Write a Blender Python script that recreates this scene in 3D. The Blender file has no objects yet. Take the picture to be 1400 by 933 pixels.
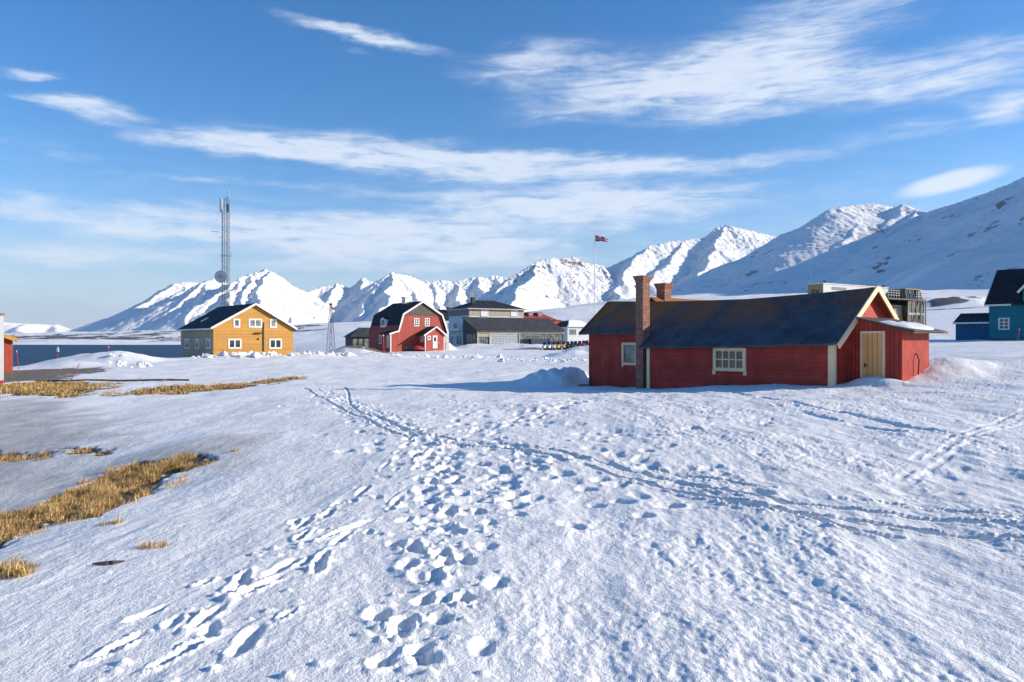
import bpy, math, random
import numpy as np
from mathutils import Vector

# ------------------------------------------------------------------ camera, sky, sun, exposure
sc = bpy.context.scene
COL = sc.collection
H = 1.7            # eye height above the snow at the photographer's feet
F = 1000.0         # focal length in photo pixels (photo 1400 px wide)
HOR = 467.0        # horizon row
SUN_AZ = 91.0      # degrees clockwise from the view axis (+Y)
SUN_EL = 20.5

cam = bpy.data.cameras.new('camera'); camo = bpy.data.objects.new('camera', cam); COL.objects.link(camo)
cam.sensor_width = 36.0; cam.lens = 36.0 * F / 1400.0
cam.clip_start = 0.05; cam.clip_end = 90000
camo.location = (0, 0, H); camo.rotation_euler = (math.radians(90), 0, 0)
sc.camera = camo

sun = bpy.data.lights.new('sun', 'SUN'); sun.energy = 4.3; sun.angle = math.radians(0.5); sun.color = (1.0, 0.90, 0.76)
suno = bpy.data.objects.new('sun', sun); COL.objects.link(suno)
_a, _e = math.radians(SUN_AZ), math.radians(SUN_EL)
SUNV = Vector((math.sin(_a) * math.cos(_e), math.cos(_a) * math.cos(_e), math.sin(_e)))
suno.rotation_euler = SUNV.to_track_quat('Z', 'Y').to_euler()
suno.location = (60, 20, 60)

sc.view_settings.view_transform = 'Standard'
sc.view_settings.look = 'None'
sc.view_settings.exposure = 0.66
sc.view_settings.gamma = 1.0
sc.view_settings.use_curve_mapping = False

SKY_S = 0.148
def build_world():
    w = bpy.data.worlds.new('World'); sc.world = w; w.use_nodes = True
    nt = w.node_tree; N = nt.nodes; L = nt.links
    N.clear()
    def nd(t, **k):
        n = N.new(t)
        for a, b in k.items(): setattr(n, a, b)
        return n
    def con(v, s):
        if isinstance(v, (int, float)): s.default_value = v
        elif isinstance(v, tuple): s.default_value = v
        else: L.new(v, s)
    def M(op, a, b=0.0, c=0.0, clamp=False):
        n = nd('ShaderNodeMath', operation=op, use_clamp=clamp)
        con(a, n.inputs[0]); con(b, n.inputs[1]); con(c, n.inputs[2]); return n.outputs[0]
    def VM(op, a, b=(0, 0, 0)):
        n = nd('ShaderNodeVectorMath', operation=op); con(a, n.inputs[0]); con(b, n.inputs[1]); return n
    out = nd('ShaderNodeOutputWorld'); bg = nd('ShaderNodeBackground'); L.new(bg.outputs[0], out.inputs[0])
    bg.inputs[1].default_value = SKY_S
    sky = nd('ShaderNodeTexSky', sky_type='NISHITA', sun_disc=False)
    sky.sun_elevation = _e; sky.sun_rotation = _a
    sky.altitude = 0; sky.air_density = 1.0; sky.dust_density = 0.0; sky.ozone_density = 4.0
    hs = nd('ShaderNodeHueSaturation'); L.new(sky.outputs[0], hs.inputs['Color'])
    hs.inputs['Saturation'].default_value = 1.25; hs.inputs['Value'].default_value = 0.82
    tc = nd('ShaderNodeTexCoord'); sep = nd('ShaderNodeSeparateXYZ'); L.new(tc.outputs['Generated'], sep.inputs[0])
    X, Y, Z = sep.outputs
    az = M('ARCTAN2', X, Y)
    hl = M('SQRT', M('ADD', M('MULTIPLY', X, X), M('MULTIPLY', Y, Y)))
    te = M('DIVIDE', Z, M('MAXIMUM', hl, 0.02))
    cx = nd('ShaderNodeCombineXYZ'); L.new(az, cx.inputs[0]); L.new(te, cx.inputs[1]); P = cx.outputs[0]
    # the wind-drawn feathering of the cloud edges
    def noise(vec, scale, detail, rough, sx, sy, rot=0.0, dist=0.0):
        mp = nd('ShaderNodeMapping'); L.new(vec, mp.inputs[0]); mp.inputs['Scale'].default_value = (sx, sy, 1)
        mp.inputs['Rotation'].default_value = (0, 0, rot)
        n = nd('ShaderNodeTexNoise'); L.new(mp.outputs[0], n.inputs['Vector'])
        n.inputs['Scale'].default_value = scale; n.inputs['Detail'].default_value = detail
        n.inputs['Roughness'].default_value = rough; n.inputs['Distortion'].default_value = dist
        return n
    wn = noise(P, 1.0, 6, 0.6, 9, 26)
    off = VM('MULTIPLY', VM('SUBTRACT', wn.outputs['Color'], (0.5, 0.5, 0.5)).outputs[0], (0.14, 0.045, 0)).outputs[0]
    PW = VM('ADD', P, off).outputs[0]
    blobs = [  # photo x, y, half width, half height, tilt in degrees (up to the right), weight
        (495, 47, 125, 15, -8, 1.3), (500, 78, 60, 8, -4, .45), (735, 84, 150, 34, 5, .85), (900, 120, 300, 40, 6, 1.05), (1080, 112, 160, 30, 3, .8),
        (1000, 154, 170, 22, 5, .75), (1130, 22, 330, 50, 9, .8), (1290, 105, 230, 44, 3, 1.0),
        (1385, 147, 100, 24, 8, 1.0), (110, 146, 120, 15, -2, 1.05), (36, 103, 80, 8, 1, .9),
        (330, 203, 220, 18, 0, .85), (520, 212, 330, 28, -2, 1.05), (760, 230, 260, 20, 0, 1.0), (1010, 222, 220, 13, -1, .75), (1230, 186, 200, 20, 3, .52),
        (800, 268, 340, 24, 0, .95), (640, 308, 300, 34, 2, .9), (230, 298, 460, 26, 0, 1.05), (90, 205, 160, 12, 0, .5),
        (560, 352, 480, 30, 0, .9), (460, 330, 300, 15, -1, .6), (60, 345, 260, 30, 0, .75), (900, 292, 260, 24, 0, .6),
        (1130, 262, 240, 18, 3, .5), (1050, 60, 200, 26, 12, .45), (300, 250, 340, 12, 0, .6), (90, 372, 60, 8, 0, .5)]
    tot = None
    for (px, py, hw, hh, tilt, wt) in blobs:
        a0 = math.atan((px - 700) / F); t0 = (HOR - py) / F * math.cos(a0)
        ca = math.cos(a0)
        mp = nd('ShaderNodeMapping', vector_type='TEXTURE'); L.new(PW, mp.inputs[0])
        mp.inputs['Location'].default_value = (a0, t0, 0)
        mp.inputs['Rotation'].default_value = (0, 0, math.radians(tilt))
        mp.inputs['Scale'].default_value = (hw / F * ca * ca, hh * 1.25 / F * ca, 1)
        ln = VM('LENGTH', mp.outputs[0]).outputs['Value']
        mr = nd('ShaderNodeMapRange', interpolation_type='SMOOTHSTEP'); L.new(ln, mr.inputs[0])
        mr.inputs[1].default_value = 0.0; mr.inputs[2].default_value = 1.25; mr.inputs[3].default_value = wt; mr.inputs[4].default_value = 0.0
        tot = mr.outputs[0] if tot is None else M('MAXIMUM', tot, mr.outputs[0]) if wt < .58 else M('ADD', tot, mr.outputs[0])
    tot = M('MINIMUM', tot, 1.2)
    st = noise(P, 1.0, 10, 0.62, 10, 62, rot=-0.05, dist=0.7)
    st2 = noise(P, 1.0, 8, 0.6, 26, 90, rot=0.10, dist=0.4)
    nn = M('ADD', M('MULTIPLY', st.outputs[0], 1.5), M('MULTIPLY', st2.outputs[0], 0.7))   # about 1.1 on average
    nn = M('SUBTRACT', nn, 0.42)
    thin = nd('ShaderNodeMapRange', interpolation_type='SMOOTHSTEP'); L.new(te, thin.inputs[0])
    for i_, v_ in enumerate((0.06, 0.40, 0.46, 0.0)): thin.inputs[i_ + 1].default_value = v_
    tot = M('MAXIMUM', tot, thin.outputs[0])
    dens = M('MULTIPLY', tot, nn)
    mr = nd('ShaderNodeMapRange', interpolation_type='SMOOTHERSTEP'); L.new(dens, mr.inputs[0])
    mr.inputs[1].default_value = 0.02; mr.inputs[2].default_value = 1.02; mr.inputs[3].default_value = 0; mr.inputs[4].default_value = 0.84
    # one smooth lens-shaped cloud over the right-hand mountain
    a0 = math.atan(600 / F); t0 = (HOR - 249) / F * math.cos(a0)
    mp = nd('ShaderNodeMapping', vector_type='TEXTURE'); L.new(VM('ADD', P, VM('MULTIPLY', off, (.12, .22, 0)).outputs[0]).outputs[0], mp.inputs[0])
    mp.inputs['Location'].default_value = (a0, t0, 0); mp.inputs['Rotation'].default_value = (0, 0, math.radians(9)); mp.inputs['Scale'].default_value = (.064, .0135, 1)
    ml = nd('ShaderNodeMapRange', interpolation_type='SMOOTHSTEP'); L.new(VM('LENGTH', mp.outputs[0]).outputs['Value'], ml.inputs[0])
    ml.inputs[1].default_value = 0.45; ml.inputs[2].default_value = 1.15; ml.inputs[3].default_value = 0.86; ml.inputs[4].default_value = 0
    cm = M('MAXIMUM', mr.outputs[0], ml.outputs[0])
    mix = nd('ShaderNodeMix', data_type='RGBA'); L.new(cm, mix.inputs[0])
    veil = nd('ShaderNodeMapRange', interpolation_type='SMOOTHSTEP'); L.new(te, veil.inputs[0])
    for i_, v_ in enumerate((-0.02, 0.20, 0.80, 0.0)): veil.inputs[i_ + 1].default_value = v_
    tint = nd('ShaderNodeMix', data_type='RGBA', blend_type='MULTIPLY'); tint.inputs[0].default_value = 1; L.new(hs.outputs[0], tint.inputs[6]); tint.inputs[7].default_value = (1.0, .88, .92, 1)
    vm = nd('ShaderNodeMix', data_type='RGBA'); L.new(veil.outputs[0], vm.inputs[0]); L.new(tint.outputs[2], vm.inputs[6]); vm.inputs[7].default_value = (1.75, 2.38, 3.10, 1)
    L.new(vm.outputs[2], mix.inputs[6]); mix.inputs[7].default_value = (3.6, 3.95, 4.5, 1)
    L.new(mix.outputs[2], bg.inputs[0])
build_world()

# ------------------------------------------------------------------ numeric helpers
_rs = np.random.RandomState(7)
_perm = _rs.permutation(512).astype(np.int64)
_ga = _rs.rand(512) * 2 * np.pi
_gx, _gy = np.cos(_ga), np.sin(_ga)
def pn(x, y, seed=0):
    x = np.asarray(x, float) + seed * 17.31; y = np.asarray(y, float) - seed * 9.77
    xi = np.floor(x).astype(np.int64); yi = np.floor(y).astype(np.int64)
    xf = x - xi; yf = y - yi
    def g(ix, iy, fx, fy):
        h = _perm[(_perm[ix & 511] + iy) & 511]
        return _gx[h] * fx + _gy[h] * fy
    u = xf * xf * xf * (xf * (xf * 6 - 15) + 10); v = yf * yf * yf * (yf * (yf * 6 - 15) + 10)
    a = g(xi, yi, xf, yf); b = g(xi + 1, yi, xf - 1, yf); c = g(xi, yi + 1, xf, yf - 1); d = g(xi + 1, yi + 1, xf - 1, yf - 1)
    return 1.5 * ((a + (b - a) * u) * (1 - v) + (c + (d - c) * u) * v)
def fbm(x, y, o=4, seed=0, gain=.5):
    s = 0; a = 1.0; f = 1.0
    for i in range(o):
        s = s + a * pn(x * f, y * f, seed + i); a *= gain; f *= 2.03
    return s
def ridged(x, y, o=4, seed=0, gain=.5):
    s = 0; a = 1.0; f = 1.0
    for i in range(o):
        s = s + a * (1 - np.abs(pn(x * f, y * f, seed + i))); a *= gain; f *= 2.1
    return s / sum(gain ** i for i in range(o))
def sst(a, b, x):
    t = np.clip((x - a) / (b - a), 0, 1); return t * t * (3 - 2 * t)
def wpt(u, v, y):                      # photo pixel seen at depth y -> world point
    return ((u - 700) / F * y, y, H - (v - HOR) / F * y)

# ------------------------------------------------------------------ terrain height
NEAR = [(0, 0, 0), (0, -12, 0), (14, -8, .1), (-14, -8, -.5), (-45, 5, -1), (45, 5, 1.2), (0, 5, 0), (3, 5, 0.02), (-2.7, 4, -.03),
        (-5, 7.3, -.28), (-7.2, 10.3, -.62), (-6.7, 12, -.42), (-12, 16, -.85), (-19, 27, -.85), (-9, 18, -.5), (-4, 13, -.12), (0, 12, .03), (6, 11, .15), (9, 13, .25),
        (11.5, 23.2, .2), (8, 26, .02), (5.55, 30, -.28), (3.7, 35, -.42), (-5, 30, -.38), (-8, 28.5, -.4), (0, 22, -.12), (6, 20, .1), (15.4, 21, .5), (20, 20, .7),
        (13.5, 24.5, .36), (22, 34, .9), (33, 55, 1.5), (42, 62, 1.75), (55, 70, 2.4), (30, 80, 1.7), (15, 45, .3), (10, 70, .3), (0, 45, -.35), (0, 80, -.25), (-14, 45, -.5), (-20, 60, -.4),
        (-22, 42, -.62), (-33, 46, -.75), (-45, 60, -.9), (-31, 78, -.05), (-40, 88, -.3), (-24, 86, -.1), (-15, 105, .2), (-8, 108, .3), (-4, 138, .7), (10, 150, .9), (8, 115, .35),
        (-60, 95, -2.5), (-75, 120, -6), (-50, 100, -2.6), (-45, 130, -4), (60, 120, 3.5), (35, 130, 2.6), (-30, 130, -.3), (95, 120, 6), (-100, 60, -3)]
FAR = [(-200, 100, -4.2), (-200, 300, -10), (-200, 900, -8), (-200, 1050, -3.2), (-200, 1300, 1.05), (-200, 2500, 9.2), (-200, 6000, 49.7),
       (60, 100, -4), (60, 300, -10), (60, 900, -8), (60, 1050, -3), (60, 1300, 3.0), (60, 2200, 12.7), (60, 6000, 61.7),
       (200, 110, -4.2), (200, 300, -10), (200, 900, -8), (200, 1060, -2.8), (200, 1300, 6.9), (200, 2200, 23.7), (200, 6000, 85.7),
       (320, 120, -1.5), (320, 250, -5.5), (320, 600, -6), (320, 1060, -2.5), (320, 1300, 9.5), (320, 2200, 32.5), (320, 6000, 103.7),
       (450, 130, -.1), (450, 300, .2), (450, 600, 3.2), (450, 1000, 9.7), (450, 1500, 28.7), (450, 2500, 59.2), (450, 6000, 151.7),
       (600, 150, .8), (600, 300, 2.9), (600, 600, 8.3), (600, 1000, 16.7), (600, 1500, 36.2), (600, 2500, 69.2), (600, 6000, 163.7),
       (750, 160, 1), (750, 300, 3.8), (750, 480, 12.74), (750, 650, 25.75), (750, 850, 39.1), (750, 1200, 49.7), (750, 2000, 81.7), (750, 6000, 235.7),
       (900, 160, 2), (900, 300, 7.4), (900, 600, 25.7), (900, 900, 44.9), (900, 1500, 84.2), (900, 2500, 149.2), (900, 6000, 343.7),
       (1100, 160, 4), (1100, 300, 11.3), (1100, 600, 34.7), (1100, 900, 54.8), (1100, 1500, 96.2), (1100, 6000, 367.7),
       (1300, 120, 4), (1300, 200, 8.7), (1300, 300, 15.5), (1300, 450, 26.45), (1300, 600, 38.3), (1300, 900, 61.1), (1300, 1300, 90.1), (1300, 6000, 403.7),
       (1500, 120, 5.5), (1500, 300, 18.2), (1500, 600, 40.7), (1500, 900, 63.8), (1500, 1300, 94.0), (1500, 6000, 415.7)]
def mq_fit(P, Z, c):
    P = np.array(P, float); n = len(P)
    A = np.sqrt(((P[:, None] - P[None]) ** 2).sum(-1) + c * c)
    B = np.zeros((n + 1, n + 1)); B[:n, :n] = A - np.eye(n) * 0.02; B[:n, n] = 1; B[n, :n] = 1
    return P, np.linalg.solve(B, np.append(np.array(Z, float), 0))
def mq_eval(fit, X, Y, c):
    P, w = fit; s = np.full(X.shape, w[-1])
    for (px, py), a in zip(P, w[:-1]): s += a * np.sqrt((X - px) ** 2 + (Y - py) ** 2 + c * c)
    return s
NF = mq_fit([(p[0], p[1]) for p in NEAR], [p[2] for p in NEAR], 3.0)
FF = mq_fit([((p[0] - 700) / F * 2.2, math.log(p[1])) for p in FAR], [p[2] / p[1] for p in FAR], .25)
def base_h(x, y):
    x = np.asarray(x, float); y = np.asarray(y, float)
    r = np.hypot(x, y)
    z = np.zeros(x.shape)
    m = r < 185
    if m.any(): z[m] = mq_eval(NF, x[m], y[m], 3.0)
    m2 = r > 105
    if m2.any():
        xx, yy = x[m2], y[m2]; rr = r[m2]
        a = np.clip(np.where(yy > 0.2 * rr, xx / np.maximum(yy, 1e-3), np.sign(xx) * .95), -.95, .95)
        dep = np.clip(np.where(yy > 0.2 * rr, yy, rr * .8), 60, 7000)
        zf = mq_eval(FF, a * 2.2, np.log(dep), .25) * dep
        w = sst(105, 180, rr); z[m2] = z[m2] * (1 - w) + zf * w
    return z
def ground_pt(u, v):                   # photo pixel -> point on the smooth snow surface
    z = 0.0
    for _ in range(12):
        y = (H - z) * F / (v - HOR); x = (u - 700) / F * y
        z = 0.5 * z + 0.5 * float(base_h(np.array([x]), np.array([y]))[0])
    return x, y
def gz(x, y): return float(ground_h(np.array([x]), np.array([y]))[0])

# --- footprints, ski tracks: stamped in a fine height raster of the near field
RX0, RX1, RY0, RY1, RR = -15.0, 24.0, 1.0, 44.0, 0.02
RW, RH = int((RX1 - RX0) / RR), int((RY1 - RY0) / RR)
RAS = np.zeros((RH, RW), np.float32)
rnd = random.Random(3)
def stamp(cx, cy, la, lb, ang, depth, rim, seed):
    R = max(la, lb) * 2.0
    i0, i1 = int((cx - R - RX0) / RR), int((cx + R - RX0) / RR); j0, j1 = int((cy - R - RY0) / RR), int((cy + R - RY0) / RR)
    i0, i1, j0, j1 = max(i0, 0), min(i1, RW), max(j0, 0), min(j1, RH)
    if i1 <= i0 or j1 <= j0: return
    gx = RX0 + (np.arange(i0, i1) + .5) * RR - cx; gy = RY0 + (np.arange(j0, j1) + .5) * RR - cy
    gx, gy = np.meshgrid(gx, gy)
    c, s = math.cos(ang), math.sin(ang)
    a = (gx * c + gy * s) / la; b = (-gx * s + gy * c) / lb
    r = np.hypot(a, b) + .30 * pn(gx * 5, gy * 5, seed) + .14 * pn(gx * 13, gy * 13, seed + 3) + .05 * pn(gx * 27, gy * 27, seed + 4)
    depth *= .50; rim *= .42
    f = -depth * (1 - sst(.45, 1.05, r)) + rim * np.exp(-((r - 1.22) / .24) ** 2) * (.6 + .8 * pn(gx * 9, gy * 9, seed + 1))
    sub = RAS[j0:j1, i0:i1]
    np.minimum(sub + np.maximum(f, 0), np.maximum(sub, 0.10), out=sub)
    neg = f < 0
    sub[neg] = np.minimum(sub[neg], 0) * .45 + f[neg]
def clod(cx, cy, rad, h, seed):
    R = rad * 1.5
    i0, i1 = int((cx - R - RX0) / RR), int((cx + R - RX0) / RR) + 1; j0, j1 = int((cy - R - RY0) / RR), int((cy + R - RY0) / RR) + 1
    i0, i1, j0, j1 = max(i0, 0), min(i1, RW), max(j0, 0), min(j1, RH)
    if i1 <= i0 or j1 <= j0: return
    gx, gy = np.meshgrid(RX0 + (np.arange(i0, i1) + .5) * RR - cx, RY0 + (np.arange(j0, j1) + .5) * RR - cy)
    r = np.hypot(gx, gy * 1.2) / rad + .35 * pn(gx * 16, gy * 16, seed)
    RAS[j0:j1, i0:i1] += h * (1 - sst(.35, 1.0, r)) * (1 + .5 * pn(gx * 22, gy * 22, seed + 1))
def rubble(pix, width, per_m, size, h):
    L = smooth_line(px_line(pix), .05); seg = np.hypot(*(L[1:] - L[:-1]).T)
    for k in range(int(seg.sum() * per_m)):
        p = L[rnd.randrange(len(L))]; s_ = size * rnd.uniform(.4, 1.5)
        clod(p[0] + rnd.gauss(0, width), p[1] + rnd.gauss(0, width), s_, h * rnd.uniform(.3, 1.3), rnd.randint(0, 9999))
def smooth_line(pts, step):
    P = np.array(pts, float); out = []
    n = len(P)
    for i in range(n - 1):
        p0, p1, p2, p3 = P[max(i - 1, 0)], P[i], P[i + 1], P[min(i + 2, n - 1)]
        m = max(2, int(np.hypot(*(p2 - p1)) / step))
        for k in range(m):
            t = k / m
            out.append(.5 * ((2 * p1) + (-p0 + p2) * t + (2 * p0 - 5 * p1 + 4 * p2 - p3) * t * t + (-p0 + 3 * p1 - 3 * p2 + p3) * t ** 3))
    out.append(P[-1]); return np.array(out)
def px_line(pix): return [ground_pt(u, v) for u, v in pix]
def walk(pix, step=.62, gait=.13, size=(.17, .10), depth=.11, rim=.04, skip=0.0, jit=.06):
    L = smooth_line(px_line(pix), .05)
    acc = 0; side = 1
    for i in range(1, len(L)):
        d = L[i] - L[i - 1]; ln = np.hypot(*d); acc += ln
        if acc >= step * rnd.uniform(.8, 1.2):
            acc = 0; side = -side
            if rnd.random() < skip: continue
            t = d / max(ln, 1e-6); n = np.array([-t[1], t[0]])
            p = L[i] + n * side * gait + np.array([rnd.gauss(0, jit), rnd.gauss(0, jit)])
            k = rnd.uniform(.8, 1.25)
            stamp(p[0], p[1], size[0] * k, size[1] * k, math.atan2(t[1], t[0]) + rnd.gauss(0, .25), depth * rnd.uniform(.6, 1.2), rim * rnd.uniform(.3, 1.3), rnd.randint(0, 9999))
def groove(pix, width, depth, rim, wob=.05, gaps=0.0, seed=0):
    L = smooth_line(px_line(pix), .06)
    run = 0
    for k, p in enumerate(L):
        nv = float(pn(k * .045, 3.3, seed))
        if nv < gaps - 1.0: continue
        i0, i1 = int((p[0] - 3 * width - RX0) / RR), int((p[0] + 3 * width - RX0) / RR); j0, j1 = int((p[1] - 3 * width - RY0) / RR), int((p[1] + 3 * width - RY0) / RR)
        i0, i1, j0, j1 = max(i0, 0), min(i1, RW), max(j0, 0), min(j1, RH)
        if i1 <= i0 or j1 <= j0: continue
        gx, gy = np.meshgrid(RX0 + (np.arange(i0, i1) + .5) * RR, RY0 + (np.arange(j0, j1) + .5) * RR)
        ox = wob * float(pn(k * .11, 8.1, seed + 5)); oy = wob * float(pn(k * .11, 1.7, seed + 6))
        r = np.hypot(gx - p[0] - ox, gy - p[1] - oy) / width + .25 * pn(gx * 7, gy * 7, seed)
        dd = .7 * depth * (1.0 + .5 * nv)
        sub = RAS[j0:j1, i0:i1]
        f = -dd * (1 - sst(.4, 1.0, r))
        inside = f < -1e-4
        sub[inside] = np.minimum(sub[inside], f[inside])
        rm = .6 * rim * np.exp(-((r - 1.35) / .25) ** 2) * np.clip(.6 + pn(gx * 6, gy * 6, seed + 2), 0, 1.5)
        o = (~inside) & (sub >= 0)
        sub[o] = np.maximum(sub[o], rm[o])
def tracks():
    # long dragging tracks on the left
    A = [(95, 945), (220, 842), (340, 772), (420, 716), (480, 680), (530, 640), (562, 600)]
    Bt = [(170, 950), (290, 850), (400, 772), (452, 735), (520, 692), (562, 650), (590, 610)]
    Ct = [(330, 955), (430, 830), (520, 740), (580, 680)]
    LN = [(230, 950), (330, 855), (420, 780), (500, 715)]
    for pix, st, dp in ((A, .55, .12), (Bt, .50, .13), (LN, .7, .10)):
        walk(pix, step=st, gait=.05, size=(.22, .05), depth=dp * .62, rim=.055, jit=.05, skip=.18)
        walk(pix, step=st * 1.6, gait=.10, size=(.11, .045), depth=dp * .45, rim=.04, jit=.06, skip=.2)
        rubble(pix, .09, 4, .045, .022)
    # main line of boot prints
    MAIN = [(470, 950), (545, 850), (582, 772), (572, 735), (590, 680), (600, 640), (586, 602), (555, 583), (500, 560), (465, 545), (432, 532)]
    for k in range(3):
        walk([(u + 22 * k * (v - 520) / 400, v) for u, v in MAIN], step=.42, gait=.14, size=(.125, .075), depth=.105, rim=.042, jit=.05)
    rubble([(u + 18, v) for u, v in MAIN], .20, 20, .045, .026)
    S2 = [(600, 950), (625, 838), (640, 752), (662, 700), (700, 645), (692, 600), (640, 585)]
    walk(S2, step=.48, gait=.13, size=(.125, .075), depth=.085, rim=.035); rubble(S2, .16, 10, .04, .03)
    walk([(700, 700), (720, 660), (760, 640), (700, 612)], step=.6, gait=.16, size=(.17, .11), depth=.11, rim=.04)
    for k in range(3):
        walk([(585 - 10 * k, 605), (680, 587 - 4 * k), (740, 567 - 3 * k), (782, 551), (806, 544)], step=.55, gait=.22, size=(.18, .12), depth=.13, rim=.04, jit=.12)
    walk([(560, 640), (610, 600), (640, 560), (600, 540)], step=.6, gait=.2, depth=.12, jit=.1)
    walk([(430, 540), (470, 560), (520, 585), (600, 600), (680, 610)], step=.4, gait=.2, depth=.12, jit=.12)
    walk([(700, 610), (800, 640), (900, 662), (1000, 690)], step=.8, gait=.4, depth=.08, jit=.15, skip=.3)
    # ski / sledge track running across to the right
    T = [(425, 528), (470, 531), (482, 556), (540, 580), (600, 595), (700, 610), (800, 629), (900, 651), (1000, 676), (1100, 693), (1200, 704), (1300, 714), (1460, 730)]
    groove(T, .055, .11, .04, seed=11)
    T2 = [(415, 531), (440, 545), (470, 560), (530, 588), (600, 603), (700, 617), (800, 639), (900, 664), (1000, 689), (1100, 707), (1200, 720), (1300, 733), (1400, 742)]
    groove(T2, .06, .11, .045, seed=21, gaps=.35)
    groove([(880, 640), (1000, 660), (1120, 684), (1240, 694), (1400, 712), (1480, 722)], .05, .08, .035, seed=31, gaps=.5)
    groove([(980, 690), (1100, 712), (1200, 735), (1330, 742)], .06, .08, .04, seed=41, gaps=.6)
    groove([(1000, 535), (1100, 556), (1200, 574), (1330, 601)], .12, .06, .03, seed=51, gaps=.5)
    groove([(1060, 556), (1130, 572), (1230, 590)], .10, .05, .03, seed=61, gaps=.6)
    for k in range(3):
        groove([(1190 + 25 * k, 660), (1260 + 22 * k, 620), (1330 + 20 * k, 585), (1420 + 20 * k, 555)], .07, .018, .008, seed=71 + k, gaps=.7)
    # loose prints between the paths
    for _ in range(190):
        u = rnd.gauss(690, 130); v = 535 + abs(rnd.gauss(0, 80))
        if v < 540 or v > 740: continue
        x, y = ground_pt(u, v)
        k = rnd.uniform(.7, 1.5)
        stamp(x, y, .16 * k, .11 * k, rnd.uniform(0, 3.1), rnd.uniform(.03, .11), rnd.uniform(0, .04), rnd.randint(0, 9999))
    for _ in range(60):
        u = rnd.uniform(760, 1480); v = rnd.uniform(560, 690)
        x, y = ground_pt(u, v); k = rnd.uniform(.8, 2.0)
        stamp(x, y, .18 * k, .10 * k, rnd.uniform(.7, 1.9), rnd.uniform(.015, .04), rnd.uniform(0, .02), rnd.randint(0, 9999))
tracks()
def ras_sample(x, y):
    fx = (x - RX0) / RR - .5; fy = (y - RY0) / RR - .5
    ok = (fx > 0) & (fx < RW - 2) & (fy > 0) & (fy < RH - 2)
    out = np.zeros(x.shape)
    fx, fy = fx[ok], fy[ok]; i = fx.astype(int); j = fy.astype(int); a = fx - i; b = fy - j
    out[ok] = (RAS[j, i] * (1 - a) + RAS[j, i + 1] * a) * (1 - b) + (RAS[j + 1, i] * (1 - a) + RAS[j + 1, i + 1] * a) * b
    return out

# --- mounds of cleared and drifted snow: x, y, half sizes, direction, height
def mound_from_px(u, v, y, sx, sy, ang, h): return ((u - 700) / F * y, y, sx, sy, math.radians(ang), h)
MOUNDS = [mound_from_px(1297, 411, 330, 17, 13, 0, 4.6), mound_from_px(1326, 409, 345, 12, 10, 0, 3.8), mound_from_px(135, 490, 72, 5.6, 3.2, 8, 1.0), mound_from_px(165, 490, 70, 3.0, 2.0, 0, .6), mound_from_px(95, 496, 66, 3.5, 1.5, 5, .45),
          mound_from_px(490, 475, 98, 3.4, 3.0, 20, 1.0), mound_from_px(470, 478, 100, 3.0, 2.5, 20, .7),
          mound_from_px(512, 478, 92, 2.0, 1.3, 0, .3), mound_from_px(655, 474, 124, 4.0, 1.6, 0, .8), mound_from_px(700, 472, 120, 5.0, 1.6, 5, .9), mound_from_px(735, 470, 118, 3.2, 1.6, 5, .8),
          mound_from_px(612, 474, 112, 1.2, 1.2, 0, 1.1), mound_from_px(800, 482, 84, 3.5, 1.5, 0, .9), mound_from_px(780, 486, 78, 2.5, 1.2, 0, .6), mound_from_px(762, 487, 80, 1.6, 1.2, 0, .4), mound_from_px(330, 488, 77, 6.0, .9, 0, .28), mound_from_px(425, 487, 79, 4.5, .9, 0, .40), mound_from_px(530, 487, 82, 5.0, .8, 0, .22), mound_from_px(660, 491, 79, 7.0, .8, 0, .18),
          (12.25, 24.75, .85, .55, -.87, .26), (15.5, 26.4, 1.3, 2.3, -.75, .36), (18.6, 27.2, 4.5, 2.0, .12, .30), (24.5, 29.3, 5.0, 2.6, .2, .42)]
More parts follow.
